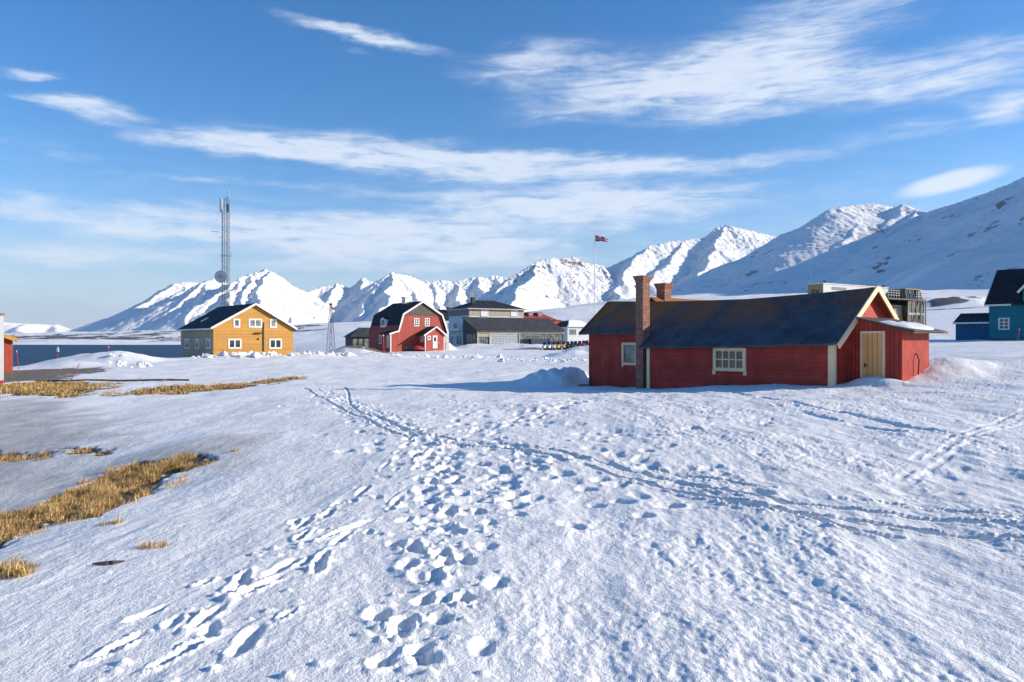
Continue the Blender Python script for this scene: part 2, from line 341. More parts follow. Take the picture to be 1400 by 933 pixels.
def ground_h(x, y, fine=True):
    z = base_h(x, y); r = np.hypot(x, y)
    for (mx, my, sx, sy, an, h) in MOUNDS:
        m = (np.abs(x - mx) < 4 * max(sx, sy)) & (np.abs(y - my) < 4 * max(sx, sy))
        if not m.any(): continue
        dx, dy = x[m] - mx, y[m] - my; c, s = math.cos(an), math.sin(an)
        q = np.hypot((dx * c + dy * s) / sx, (-dx * s + dy * c) / sy) + .10 * fbm(x[m] * 1.5 / sx, y[m] * 1.5 / sx, 2, 4)
        z[m] += h * (1 - sst(.1, 1.5, q)) * (1 + .06 * fbm(x[m] * 3 / sx, y[m] * 3 / sx, 2, 9))
    # cut snow bank beside the cabin's left end
    m = (np.abs(x - 2.2) < 4) & (np.abs(y - 37.0) < 6)
    if m.any():
        bx = x[m] + .22 * fbm(x[m] * .8, y[m] * .8, 3, 31); by = y[m]
        top = (1 - sst(1.2, 3.6, np.hypot((bx - 2.9) / .85, (by - 37.2) / 1.3)))
        cut = sst(3.25, 2.85, bx - .83 * (by - 36.2) * .35)
        z[m] += (.62 + .16 * fbm(x[m] * 1.6, y[m] * 1.3, 3, 37)) * top * cut
    if fine:
        n = .06 * fbm(x * .30, y * .22, 3, 2) * sst(2, 9, r)
        rough = .45 + .55 * sst(-3, 4, x) * sst(60, 20, r)
        n += rough * .031 * fbm(x * 1.15 + .3 * pn(x * .5, y * .5, 61), y * .42, 4, 12, .55) * sst(220, 60, r)
        near = r < 45
        if near.any():
            xx, yy = x[near], y[near]
            d = .012 * (.5 + .8 * sst(-.3, .4, fbm(xx * .33 + 5, yy * .22, 2, 78))) * fbm(xx * 3.6, yy * 1.7, 3, 22) + 0.009 * (ridged(xx * 6.3, yy * 4.4, 3, 33) - .7)
            patch = sst(-.35, .35, fbm(xx * .5, yy * .35, 2, 77))
            d += .0095 * (.12 + 1.15 * patch * (.35 + .65 * sst(-2.5, 2.5, xx))) * fbm(xx * 13, yy * 9.5, 2, 44)
            n[near] += d * rough[near] * sst(46, 20, r[near])
            n[near] += ras_sample(xx, yy)
        far = r > 130
        if far.any():
            xx, yy = x[far], y[far]; k = sst(130, 600, r[far])
            n[far] += k * (3.0 * fbm(xx / 140, yy / 140, 4, 5) + sst(700, 2500, r[far]) * 7 * fbm(xx / 420, yy / 600, 4, 15)) * sst(-3.4, 2.5, z[far] + 2)
        z = z + n
    return z

# ------------------------------------------------------------------ object helpers
def prop(o, label=None, cat=None, group=None, kind=None):
    if label: o['label'] = label
    if cat: o['category'] = cat
    if group: o['group'] = group
    if kind: o['kind'] = kind
    return o
def link(o, parent=None):
    COL.objects.link(o)
    if parent is not None: o.parent = parent
    return o
def empty(name, loc, rz=0.0, label=None, cat=None, group=None):
    o = bpy.data.objects.new(name, None); o.empty_display_size = .3
    o.location = loc; o.rotation_euler = (0, 0, rz); COL.objects.link(o)
    return prop(o, label, cat, group)
class MB:
    """collects polygons and links them as ONE mesh object"""
    def __init__(s): s.v = []; s.f = []; s.m = []; s.cur = 0
    def add(s, vs, fs):
        b = len(s.v); s.v.extend([tuple(p) for p in vs])
        for f in fs: s.f.append(tuple(i + b for i in f)); s.m.append(s.cur)
        return s
    def box(s, x0, x1, y0, y1, z0, z1, T=None):
        vs = [(x, y, z) for x in (x0, x1) for y in (y0, y1) for z in (z0, z1)]
        if T: vs = [T(*p) for p in vs]
        return s.add(vs, [(0, 1, 3, 2), (4, 6, 7, 5), (0, 4, 5, 1), (2, 3, 7, 6), (0, 2, 6, 4), (1, 5, 7, 3)])
    def loft(s, rings, caps=True):
        n = len(rings[0]); vs = [p for r in rings for p in r]; fs = []
        for k in range(len(rings) - 1):
            for i in range(n):
                j = (i + 1) % n
                fs.append((k * n + i, k * n + j, (k + 1) * n + j, (k + 1) * n + i))
        if caps: fs.append(tuple(range(n))[::-1]); fs.append(tuple((len(rings) - 1) * n + i for i in range(n)))
        return s.add(vs, fs)
    def pxz(s, poly, y0, y1): return s.loft([[(x, y0, z) for x, z in poly], [(x, y1, z) for x, z in poly]])
    def pyz(s, poly, x0, x1): return s.loft([[(x0, y, z) for y, z in poly], [(x1, y, z) for y, z in poly]])
    def pxy(s, poly, z0, z1): return s.loft([[(x, y, z0) for x, y in poly], [(x, y, z1) for x, y in poly]])
    def tube(s, p, q, r, r2=None, n=8):
        p, q = Vector(p), Vector(q); r2 = r if r2 is None else r2
        d = (q - p).normalized(); a = d.orthogonal().normalized(); b = d.cross(a)
        R = lambda c, rr: [tuple(c + (a * math.cos(2 * math.pi * i / n) + b * math.sin(2 * math.pi * i / n)) * rr) for i in range(n)]
        return s.loft([R(p, r), R(q, r2)])
    def bar(s, p, q, w, h, up=(0, 0, 1)):
        p, q, up = Vector(p), Vector(q), Vector(up)
        d = (q - p).normalized(); a = d.cross(up).normalized() * w / 2; b = a.cross(d).normalized() * h / 2
        R = lambda c: [tuple(c + a + b), tuple(c - a + b), tuple(c - a - b), tuple(c + a - b)]
        return s.loft([R(p), R(q)])
    def build(s, name, mat, parent=None, smooth=False, bevel=0.0):
        me = bpy.data.meshes.new(name); me.from_pydata(s.v, [], s.f)
        mats = mat if isinstance(mat, (list, tuple)) else [mat]
        for m in mats: me.materials.append(m)
        if len(mats) > 1: me.polygons.foreach_set('material_index', s.m)
        if smooth: me.polygons.foreach_set('use_smooth', [True] * len(me.polygons))
        import bmesh
        bm = bmesh.new(); bm.from_mesh(me); bmesh.ops.recalc_face_normals(bm, faces=bm.faces)
        if bevel: bmesh.ops.bevel(bm, geom=list(bm.edges), offset=bevel, segments=1, affect='EDGES')
        bm.to_mesh(me); bm.free()
        o = bpy.data.objects.new(name, me); return link(o, parent)
def grid_mesh(name, X, Y, Z, mat, attrs=None, wrap=False):
    nr, nc = X.shape; co = np.stack([X, Y, Z], -1).reshape(-1, 3).astype(np.float32)
    i = np.arange(nr - 1)[:, None]; j = np.arange(nc if wrap else nc - 1)[None]; j2 = (j + 1) % nc
    q = np.stack(np.broadcast_arrays(i * nc + j, i * nc + j2, (i + 1) * nc + j2, (i + 1) * nc + j), -1).reshape(-1, 4)
    me = bpy.data.meshes.new(name); nv, nf = len(co), len(q)
    me.vertices.add(nv); me.vertices.foreach_set('co', co.ravel())
    me.loops.add(nf * 4); me.loops.foreach_set('vertex_index', q.ravel().astype(np.int32))
    me.polygons.add(nf); me.polygons.foreach_set('loop_start', np.arange(0, nf * 4, 4, dtype=np.int32))
    me.polygons.foreach_set('use_smooth', np.ones(nf, bool))
    me.update(calc_edges=True)
    for k, a in (attrs or {}).items():
        at = me.attributes.new(k, 'FLOAT', 'POINT'); at.data.foreach_set('value', np.clip(a, 0, 1).ravel().astype(np.float32))
    me.materials.append(mat)
    return link(bpy.data.objects.new(name, me))

# ------------------------------------------------------------------ materials
class NT:
    def __init__(s, name):
        s.mat = bpy.data.materials.new(name); s.mat.use_nodes = True
        s.nt = s.mat.node_tree; s.N = s.nt.nodes; s.L = s.nt.links
        s.b = next(n for n in s.N if n.type == 'BSDF_PRINCIPLED')
        s._c = None
    def nd(s, t, **k):
        n = s.N.new(t)
        for a, b in k.items(): setattr(n, a, b)
        return n
    def put(s, v, sock):
        if isinstance(v, bpy.types.NodeSocket): s.L.new(v, sock)
        else: sock.default_value = v
    def M(s, op, a, b=0.0, c=0.0, clamp=False):
        n = s.nd('ShaderNodeMath', operation=op, use_clamp=clamp)
        s.put(a, n.inputs[0]); s.put(b, n.inputs[1]); s.put(c, n.inputs[2]); return n.outputs[0]
    def coord(s):
        if s._c is None: s._c = s.nd('ShaderNodeTexCoord').outputs['Object']
        return s._c
    def noise(s, scale, detail=4, rough=.55, vec=None, sc=(1, 1, 1), dist=0):
        mp = s.nd('ShaderNodeMapping'); s.L.new(vec if vec is not None else s.coord(), mp.inputs[0]); mp.inputs['Scale'].default_value = sc
        n = s.nd('ShaderNodeTexNoise'); s.L.new(mp.outputs[0], n.inputs['Vector'])
        n.inputs['Scale'].default_value = scale; n.inputs['Detail'].default_value = detail; n.inputs['Roughness'].default_value = rough; n.inputs['Distortion'].default_value = dist
        return n.outputs[0]
    def mix(s, f, a, b, mode='MIX'):
        n = s.nd('ShaderNodeMix', data_type='RGBA', blend_type=mode)
        s.put(f, n.inputs[0])
        for v, k in ((a, 6), (b, 7)):
            s.put(v if isinstance(v, bpy.types.NodeSocket) else (*v[:3], 1), n.inputs[k])
        return n.outputs[2]
    def ramp(s, v, a, b, lo=0.0, hi=1.0):
        n = s.nd('ShaderNodeMapRange', interpolation_type='SMOOTHSTEP'); s.put(v, n.inputs[0])
        for i, x in enumerate((a, b, lo, hi)): n.inputs[i + 1].default_value = x
        return n.outputs[0]
    def attr(s, name): return s.nd('ShaderNodeAttribute', attribute_name=name).outputs['Fac']
    def bump(s, h, dist, strength=1.0, normal=None):
        n = s.nd('ShaderNodeBump'); s.put(h, n.inputs['Height']); n.inputs['Distance'].default_value = dist; n.inputs['Strength'].default_value = strength
        if normal is not None: s.L.new(normal, n.inputs['Normal'])
        return n.outputs[0]
    def fin(s, col, rough=.6, normal=None, spec=.3, metal=0.0):
        s.put(col if isinstance(col, bpy.types.NodeSocket) else (*col, 1), s.b.inputs['Base Color'])
        s.put(rough, s.b.inputs['Roughness']); s.b.inputs['Specular IOR Level'].default_value = spec; s.b.inputs['Metallic'].default_value = metal
        if normal is not None: s.L.new(normal, s.b.inputs['Normal'])
        return s.mat
def paint(name, col, rough=.6, var=.25, scale=1.6, boards=None, gap=.14, spec=.3, metal=0.0, worn=None, depth=.02):
    t = NT(name)
    c = t.mix(t.ramp(t.noise(scale, 6, .6), .3, .7), tuple(x * (1 - var) for x in col), tuple(min(1, x * (1 + var)) for x in col))
    c = t.mix(t.M('MULTIPLY', t.noise(scale * 14, 3, .6), .28), c, tuple(x * .55 for x in col))
    nrm = None
    if boards:
        sp = t.nd('ShaderNodeSeparateXYZ'); t.L.new(t.coord(), sp.inputs[0])
        k = sp.outputs[2] if boards == 'h' else t.M('ADD', sp.outputs[0], sp.outputs[1])
        q = t.M('DIVIDE', k, gap); fr = t.M('FRACT', q); fl = t.M('FLOOR', q)
        wn = t.nd('ShaderNodeTexWhiteNoise', noise_dimensions='1D'); t.L.new(fl, wn.inputs['W'])
        c = t.mix(t.M('MULTIPLY', wn.outputs[0], .42), c, tuple(x * .58 for x in col))
        c = t.mix(t.ramp(fr, .0, .10, .65, 0), c, tuple(x * .35 for x in col))
        if boards == 'h': h = t.M('SUBTRACT', 1.0, fr)
        else: h = t.ramp(t.M('ABSOLUTE', t.M('SUBTRACT', fr, .5)), .40, .48, 1.0, 0.0)
        nrm = t.bump(h, depth)
        st = t.noise(2.2, 5, .6, sc=(1, 1, .12) if boards == 'v' else (.15, .15, 3))
        c = t.mix(t.ramp(st, .58, .80, 0, .45), c, worn or tuple(min(1, x * 1.5 + .03) for x in col))
    nrm = t.bump(t.noise(45, 3), .004, .6, nrm)
    return t.fin(c, rough, nrm, spec, metal)
def brick_mat(name):
    t = NT(name); sp = t.nd('ShaderNodeSeparateXYZ'); t.L.new(t.coord(), sp.inputs[0])
    cb = t.nd('ShaderNodeCombineXYZ'); t.L.new(t.M('ADD', sp.outputs[0], sp.outputs[1]), cb.inputs[0]); t.L.new(sp.outputs[2], cb.inputs[1])
    b = t.nd('ShaderNodeTexBrick'); t.L.new(cb.outputs[0], b.inputs['Vector'])
    b.inputs['Color1'].default_value = (.40, .13, .065, 1); b.inputs['Color2'].default_value = (.20, .065, .045, 1); b.inputs['Mortar'].default_value = (.36, .31, .26, 1)
    b.inputs['Scale'].default_value = 1; b.inputs['Brick Width'].default_value = .23; b.inputs['Row Height'].default_value = .078; b.inputs['Mortar Size'].default_value = .011; b.inputs['Bias'].default_value = -.1
    c = t.mix(t.ramp(t.noise(9, 4), .35, .7, 0, .55), b.outputs[0], (.16, .08, .06))
    return t.fin(c, .9, t.bump(b.outputs['Fac'], -.012, 1.0, t.bump(t.noise(60), .004)), .2)
def roof_mat(name, col, lich=None, ridge=None, rough=.75, spec=.3):
    t = NT(name)
    c = t.mix(t.ramp(t.noise(1.3, 6, .6), .3, .75), tuple(x * .65 for x in col), tuple(x * 1.5 for x in col))
    c = t.mix(t.ramp(t.noise(9, 5, .65), .52, .66, 0, .6), c, tuple(x * .4 for x in col))
    if lich:
        sp = t.nd('ShaderNodeSeparateXYZ'); t.L.new(t.coord(), sp.inputs[0])
        hi = t.ramp(sp.outputs[2], ridge[0], ridge[1])
        n = t.M('ADD', t.noise(.55, 3, .5, sc=(1, .35, .35)), t.M('MULTIPLY', t.noise(5, 5, .7, sc=(2, .5, .5)), .55))
        hi = t.M('MULTIPLY', hi, t.ramp(sp.outputs[0], -8.2, -9.5, .85, 1.25)); n = t.M('ADD', n, t.ramp(sp.outputs[0], -8.3, -9.2, 0, .14))
        c = t.mix(t.M('MULTIPLY', hi, t.ramp(n, .60, .92, 0, 1)), c, lich)
    sx = t.nd('ShaderNodeSeparateXYZ'); t.L.new(t.coord(), sx.inputs[0])
    seam = t.ramp(t.M('ABSOLUTE', t.M('SUBTRACT', t.M('FRACT', t.M('DIVIDE', sx.outputs[0], .9)), .5)), .47, .495)
    return t.fin(c, rough, t.bump(seam, .015, .8, t.bump(t.noise(22, 4, .7), .02, .8)), spec)
def snow_mat():
    t = NT('snow_ground')
    c = t.mix(t.ramp(t.noise(.22, 5, .6), .35, .7), (.83, .81, .78), (.90, .88, .85))
    c = t.mix(t.ramp(t.noise(3.0, 4, .7), .55, .8, 0, .35), c, (.80, .79, .76))
    ice = t.attr('ice'); c = t.mix(t.M('MULTIPLY', ice, t.ramp(t.noise(.9, 6, .65), .25, .7, .55, 1.0)), c, (.47, .41, .34))
    c = t.mix(t.M('MULTIPLY', ice, t.ramp(t.noise(8, 4, .65), .58, .68, 0, .6)), c, (.30, .24, .18))
    soil = t.mix(t.ramp(t.noise(6, 5, .7), .35, .65), (.055, .038, .020), (.17, .11, .050))
    grav = t.mix(t.ramp(t.noise(2.6, 6, .75), .3, .7), (.12, .098, .065), (.27, .225, .155))
    rock = t.mix(t.ramp(t.noise(.05, 6, .7), .3, .7), (.06, .055, .055), (.16, .14, .13))
    jag = t.M('MULTIPLY', t.M('SUBTRACT', t.noise(5.5, 5, .7), .5), .9)
    fb = t.ramp(t.M('ADD', t.attr('bare'), jag), .40, .62)
    fg = t.ramp(t.M('ADD', t.attr('gravel'), jag), .40, .62)
    fr = t.ramp(t.M('ADD', t.attr('rock'), t.M('MULTIPLY', t.M('SUBTRACT', t.noise(.06, 6, .75), .5), .9)), .40, .60)
    c = t.mix(fr, c, rock); c = t.mix(fg, c, grav); c = t.mix(fb, c, soil)
    anyb = t.M('MAXIMUM', t.M('MAXIMUM', fb, fg), fr)
    h = t.M('ADD', t.noise(26, 4, .7), t.M('MULTIPLY', t.noise(95, 2, .6), .35))
    nb = t.bump(h, .020, .75)
    nb = t.bump(t.noise(7, 4, .6, sc=(1, .55, 1)), .05, .5, nb)
    rgh = t.ramp(ice, .2, .9, .62, .42)
    m = t.fin(c, rgh, nb, .25)
    return m
def mountain_mat(name='mountain_snow'):
    t = NT(name)
    n1 = t.noise(.018, 8, .72, sc=(1, 1, .55)); n2 = t.noise(.004, 5, .6)
    r = t.ramp(t.M('ADD', t.attr('rock'), t.M('MULTIPLY', t.M('SUBTRACT', n1, .5), 1.5)), .50, .66)
    c = t.mix(t.ramp(n2, .35, .65), (.83, .81, .78), (.90, .88, .85))
    rk = t.mix(t.ramp(n1, .35, .65), (.07, .065, .07), (.19, .17, .165))
    c = t.mix(t.M('MULTIPLY', r, .9), c, rk)
    return t.fin(c, .75, t.bump(n1, 9.0, .5, t.bump(t.noise(.006, 8, .65, sc=(1, .6, .4)), 14, .45)), .1)
M_SNOW = snow_mat(); M_MTN = mountain_mat()
def clean_snow():
    t = NT('snow_clump'); c = t.mix(t.noise(3, 4), (.83, .81, .78), (.90, .88, .85))
    return t.fin(c, .65, t.bump(t.noise(14, 5, .7), .05), .25)
M_CLUMP = clean_snow()
M_RED = paint('red_clapboard', (.45, .060, .043), boards='h', gap=.155, worn=(.50, .09, .06), spec=.12)
M_REDV = paint('red_vertical_boards', (.45, .062, .045), boards='v', gap=.145, worn=(.52, .12, .085), spec=.12)
M_REDH = paint('house_red_boards', (.43, .075, .050), boards='v', gap=.16, var=.12)
M_CREAM = paint('cream_trim', (.90, .66, .40), var=.08); M_CREAMD = paint('cream_door_boards', (.90, .45, .17), boards='v', gap=.17, var=.08)
M_WHITE = paint('white_paint', (.78, .77, .74), var=.06); M_YEL = paint('ochre_clapboard', (.56, .28, .055), boards='h', gap=.16, var=.08)
M_BRICK = brick_mat('chimney_brick')
M_CROOF = roof_mat('tarred_roof', (.052, .062, .078), (.30, .105, .018), (2.15, 3.5), .62, .4)
M_BROOF = roof_mat('black_roof', (.022, .024, .028)); M_GROOF = roof_mat('dark_grey_roof', (.05, .053, .058))
M_TEAL = paint('teal_boards', (.010, .20, .265), boards='h', gap=.15, var=.12); M_TEALD = paint('deep_blue_boards', (.008, .115, .22), boards='h', gap=.15, var=.12)
M_GREYW = paint('grey_boards', (.22, .215, .20), boards='v', gap=.2, var=.1); M_DGREY = paint('dark_slate_boards', (.05, .052, .055), boards='v', gap=.25, var=.15)
M_BEIGE = paint('beige_boards', (.46, .40, .29), boards='v', gap=.3, var=.07); M_PALE = paint('pale_grey_panel', (.55, .56, .56), var=.06)
M_BLUEW = paint('off_white_boards', (.66, .67, .68), boards='h', gap=.2, var=.05)
M_WOOD = paint('raw_timber', (.33, .20, .085), boards='v', gap=.18, var=.2); M_DWOOD = paint('weathered_timber', (.10, .085, .07), var=.3, boards='v', gap=.2)
M_STEEL = paint('galvanised_steel', (.26, .27, .28), .5, metal=.6, var=.2); M_RUST = paint('rusty_steel', (.12, .075, .055), .8, metal=.2, var=.4)
M_DARK = paint('black_plastic', (.014, .014, .016), .45, spec=.5); M_RUBBER = paint('black_rubber', (.012, .012, .013), .8)
M_SIGNRED = paint('signal_red', (.50, .035, .025), .45, var=.1); M_YELP = paint('signal_yellow', (.70, .42, .02), .4, var=.1); M_CONC = paint('concrete_base', (.33, .31, .28), .9)
M_CONT = paint('blue_grey_container', (.105, .12, .19), .55, boards='v', gap=.28, var=.1); M_REDR = paint('red_sheet_roof', (.33, .055, .045), var=.12); M_TAN = paint('oiled_timber', (.42, .27, .115), boards='v', gap=.15, var=.15); M_ORANGE = paint('ochre_trim', (.55, .29, .07), var=.12)
def glass_mat(name, col, rough=.06):
    t = NT(name); c = t.mix(t.ramp(t.noise(1.4, 3), .35, .65), tuple(x * (.8 if rough > .2 else .5) for x in col), tuple(x * (1.15 if rough > .2 else 1.5) for x in col))
    return t.fin(c, rough, t.bump(t.noise(1.2, 2), .004), .6)
M_GLASS = glass_mat('dark_glass', (.030, .040, .048)); M_GLASSB = glass_mat('curtained_glass', (.085, .075, .05)); M_GLASSG = glass_mat('pale_glass', (.16, .19, .17)); M_BLIND = glass_mat('blinded_glass', (.27, .30, .32), .25)
def grass_mat():
    t = NT('dry_grass'); oi = t.attr('tone')
    c = t.mix(oi, (.26, .145, .045), (.90, .62, .27))
    return t.fin(c, .7, None, .15)
M_GRASS = grass_mat()
def water_mat():
    t = NT('sea_water'); n = t.bump(t.noise(.35, 6, .7, sc=(1, .5, 1)), .55, .8)
    c = t.mix(t.ramp(t.noise(.02, 4, .6, sc=(.3, 2, 1)), .35, .7), (.012, .046, .095), (.020, .066, .125))
    return t.fin(c, .45, n, .05)
M_SEA = water_mat()

# ------------------------------------------------------------------ ground sheet
def poly_mask(x, y, pix, feather, seed):
    P = np.array(px_line(pix)); inside = np.zeros(x.shape, bool); dmin = np.full(x.shape, 1e9)
    n = len(P)
    for i in range(n):
        x0, y0 = P[i]; x1, y1 = P[(i + 1) % n]
        c = ((y0 > y) != (y1 > y)) & (x < (x1 - x0) * (y - y0) / (y1 - y0 + 1e-12) + x0); inside ^= c
        t = np.clip(((x - x0) * (x1 - x0) + (y - y0) * (y1 - y0)) / ((x1 - x0) ** 2 + (y1 - y0) ** 2 + 1e-9), 0, 1)
        dmin = np.minimum(dmin, np.hypot(x - x0 - t * (x1 - x0), y - y0 - t * (y1 - y0)))
    sd = np.where(inside, dmin, -dmin)
    return np.clip(.5 + sd / feather + .42 * fbm(x * 1.6 / feather ** .5, y * 1.1 / feather ** .5, 4, seed), 0, 1)
G_NEAR = [[(-120, 735), (-20, 700), (45, 690), (110, 666), (150, 642), (190, 631), (285, 622), (280, 634), (240, 648), (222, 664), (205, 680), (165, 693), (135, 710), (100, 718), (60, 719), (40, 735), (0, 748), (-120, 790)],
          [(-60, 613), (85, 621), (60, 629), (-60, 634)], [(85, 613), (150, 612), (148, 619), (95, 621)]]
G_FAR = [[(-30, 528), (60, 522), (150, 524), (158, 530), (100, 543), (30, 540), (-30, 538)], [(160, 538), (225, 529), (300, 526), (380, 518), (425, 516), (400, 521), (330, 530), (250, 538), (170, 541)]]
ROAD = [[(-120, 507), (60, 505), (142, 503), (150, 508), (100, 513), (85, 520), (-120, 527)], [(-120, 498), (60, 497), (60, 501), (-120, 503)]]
ICE = [[(-200, 545), (40, 548), (110, 570), (120, 600), (95, 640), (40, 690), (-200, 720)], [(110, 640), (200, 618), (300, 605), (280, 640)]]
POLYS = {}
def masks(x, y):
    out = {k: np.zeros(x.shape) for k in ('bare', 'gravel', 'ice', 'rock')}
    m = (np.hypot(x, y) < 75) & (y > 2) & (x < 6)
    xx, yy = x[m], y[m]
    def mx(polys, f, s):
        r = np.zeros(xx.shape)
        for k, p in enumerate(polys): r = np.maximum(r, poly_mask(xx, yy, p, f, s + k))
        return r
    out['bare'][m] = np.maximum(mx(G_NEAR, .55, 3), mx(G_FAR, 2.2, 13)); out['gravel'][m] = mx(ROAD, 2.5, 23); out['ice'][m] = np.clip(1.25 * mx(ICE, 2.6, 33), 0, 1)
    # bare strip under the cabin's left end
    out['bare'] = np.maximum(out['bare'], .9 * (1 - sst(.5, 1.0, np.hypot((x - 3.75) / .9, (y - 34.9) / 1.1))))
    out['gravel'] = np.maximum(out['gravel'], .85 * (1 - sst(.5, 1.1, np.hypot((x + 19) / 6.0, (y - 99) / 3.0))))
    out['gravel'] = np.maximum(out['gravel'], .80 * (1 - sst(.5, 1.1, np.hypot((x - 1.5) / 4.5, (y - 116) / 1.6))))
    r = np.hypot(x, y); f = (r > 170) & (y > 0)
    xx, yy = x[f], y[f]; a = xx / np.maximum(yy, 1)
    n = fbm(xx / 75, yy / 190, 5, 51, .6); k = sst(200, 700, r[f])
    left = sst(-.20, -.32, a) * sst(1080, 1250, yy) * sst(6500, 2500, yy)
    rk = np.clip(.0 + .44 * n + .50 * left, 0, 1) * k
    for (u, v, d, sx, sy) in ((1290, 411, 328, 9, 13), (1322, 409, 342, 11, 11), (1300, 414, 322, 14, 4), (1282, 425, 270, 9, 6), (1322, 423, 270, 12, 5)):
        X0 = (u - 700) / F * d
        rk = np.maximum(rk, .95 * (1 - sst(.4, 1.1, np.hypot((xx - X0) / sx, (yy - d) / sy) + .25 * n)))
    out['rock'][f] = rk
    return out
def build_ground():
    rows = list(np.linspace(.25, 2.6, 40))
    d = 2.6
    while d < 15: d += .62 * d * d / (731 * 1.7); rows.append(d)
    while d < 90: d *= 1.0068; rows.append(d)
    while d < 14000: d *= 1.018; rows.append(d)
    r = np.array(rows)
    ta = np.linspace(-.95, .95, 1500); front = np.arctan(ta)
    back = np.linspace(front[-1], front[0] + 2 * np.pi, 120)[1:-1]
    az = np.concatenate([front, back])
    Rr, A = np.meshgrid(r, az, indexing='ij')
    cosf = np.where(np.abs(A) < 1.0, np.cos(np.clip(A, -1, 1)), math.cos(.76))
    Rr = Rr / np.maximum(cosf, .7)                     # rows run straight across the view
    X = Rr * np.sin(A); Y = Rr * np.cos(A)
    Z = ground_h(X.ravel(), Y.ravel()).reshape(X.shape)
    mk = masks(X.ravel(), Y.ravel())
    b = mk['bare'].reshape(X.shape); g = mk['gravel'].reshape(X.shape)
    Z -= .05 * sst(.35, .7, b) + .06 * sst(.35, .7, g)
    o = grid_mesh('snow_ground', X, Y, Z, M_SNOW, {k: v.reshape(X.shape) for k, v in mk.items()}, wrap=True)
    prop(o, kind='structure')
build_ground()
m = MB(); SEA_Z = -3.6
m.add([(-6000, 60, SEA_Z), (60, 60, SEA_Z), (60, 1400, SEA_Z), (-6000, 1400, SEA_Z)], [(0, 1, 2, 3)])
prop(m.build('sea_water', M_SEA), kind='structure')

# ------------------------------------------------------------------ thin cold haze over the fjord
HZ = MB().box(-36000, 36000, -1500, 36000, -14, 1500).build('haze', bpy.data.materials.new('haze_air'))
_hm = HZ.data.materials[0]; _hm.use_nodes = True; _hm.node_tree.nodes.clear()
_ho = _hm.node_tree.nodes.new('ShaderNodeOutputMaterial'); _hv = _hm.node_tree.nodes.new('ShaderNodeVolumePrincipled')
_hv.inputs['Color'].default_value = (.80, .88, 1.0, 1); _hv.inputs['Density'].default_value = 1.8e-5; _hv.inputs['Anisotropy'].default_value = .2
_hm.node_tree.links.new(_hv.outputs[0], _ho.inputs['Volume']); prop(HZ, kind='stuff')
# ------------------------------------------------------------------ mountains
def mountain(ridges, x0, x1, y0, y1, nx, ny, slope, seed, amp, rockiness=.5, name='mountain', gul=.27, glen=260.0, conc=3.0, strokes=0.0):
    lines = [np.array([wpt(*p) for p in r]) for r in ridges]
    xs = np.linspace(x0, x1, nx); ys = y0 + (y1 - y0) * np.linspace(0, 1, ny) ** 1.15
    X, Y = np.meshgrid(xs, ys)
    ext = y1 - y0; s = glen
    WX = X + s * .20 * fbm(X / (s * 1.6), Y / (s * 1.6), 3, seed); WY = Y + s * .20 * fbm(X / (s * 2.4), Y / (s * 2.4), 3, seed + 5)
    h = np.full(X.shape, -1e9); prm = np.zeros(X.shape); dst = np.zeros(X.shape)
    off = 0.0
    for li, P in enumerate(lines):
        for a, b in zip(P[:-1], P[1:]):
            d = b - a; L2 = d[0] ** 2 + d[1] ** 2
            t = np.clip(((WX - a[0]) * d[0] + (WY - a[1]) * d[1]) / L2, 0, 1)
            dx, dy = WX - a[0] - t * d[0], WY - a[1] - t * d[1]
            dd = np.hypot(dx, dy); zs = a[2] + t * d[2]
            par = off + t * math.sqrt(L2)
            g = ridged(par / s, dd / (s * 14) + li * 3.1, 3, seed + 11, .45)
            sl = slope * (1 + gul * (1 - 1.35 * g))
            zz = np.maximum(zs, 30) * conc
            c = zs - zz * (1 - np.exp(-sl * dd / zz))
            up = c > h
            h = np.where(up, c, h); prm = np.where(up, par, prm); dst = np.where(up, dd, dst)
            off += math.sqrt(L2)
        off += 7 * s
    env = np.clip(h / max(p[:, 2].max() for p in lines), 0, 1) ** .7
    rg = ridged(WX / (s * 1.3), WY / (s * 1.3), 5, seed + 21, .55)
    gu = ridged(prm / (s * .36), dst / (s * 11.0), 3, seed + 71, .5)
    mid = sst(0, s * .9, dst)
    h = h + .11 * amp * env * (rg - .72) * (1 - .3 * np.exp(-dst / (s * .4))) + .24 * amp * env * mid * (gu - .7) + .09 * amp * env * mid * (ridged(prm / (s * .11), dst / (s * 5.0), 2, seed + 75) - .7) + .10 * amp * env * fbm(X / (s * .16), Y / (s * .16), 3, seed + 41)
    gy, gx = np.gradient(h, ys, xs)
    sl = np.hypot(gx, gy)
    rock = sst(.55, 1.15, sl + .25 * fbm(X / s * 1.5, Y / s * 1.5, 4, seed + 31)) * (.25 + .75 * env) * rockiness * 1.2
    rock = np.maximum(rock, rockiness * .85 * sst(.10, .45, fbm(prm / s * 3, dst / s * .6, 3, seed + 61)) * sst(s * 1.6, s * .2, dst) * sst(.35, .7, sl))
    if strokes:
        sn = fbm(prm / s * 8.5, dst / s * 1.3, 4, seed + 81, .6) + .6 * fbm(X / s * .9, Y / s * .9, 2, seed + 83)
        rock = np.maximum(rock, strokes * sst(.22, .62, sn) * sst(.30, .45, sl) * sst(.10, .40, env))
    h -= 25 * (1 - sst(0, .12, np.minimum((X - x0) / (x1 - x0), (x1 - X) / (x1 - x0)))) + 0
    o = grid_mesh(name, X, Y, h, M_MTN, {'rock': rock}); prop(o, kind='structure'); return o
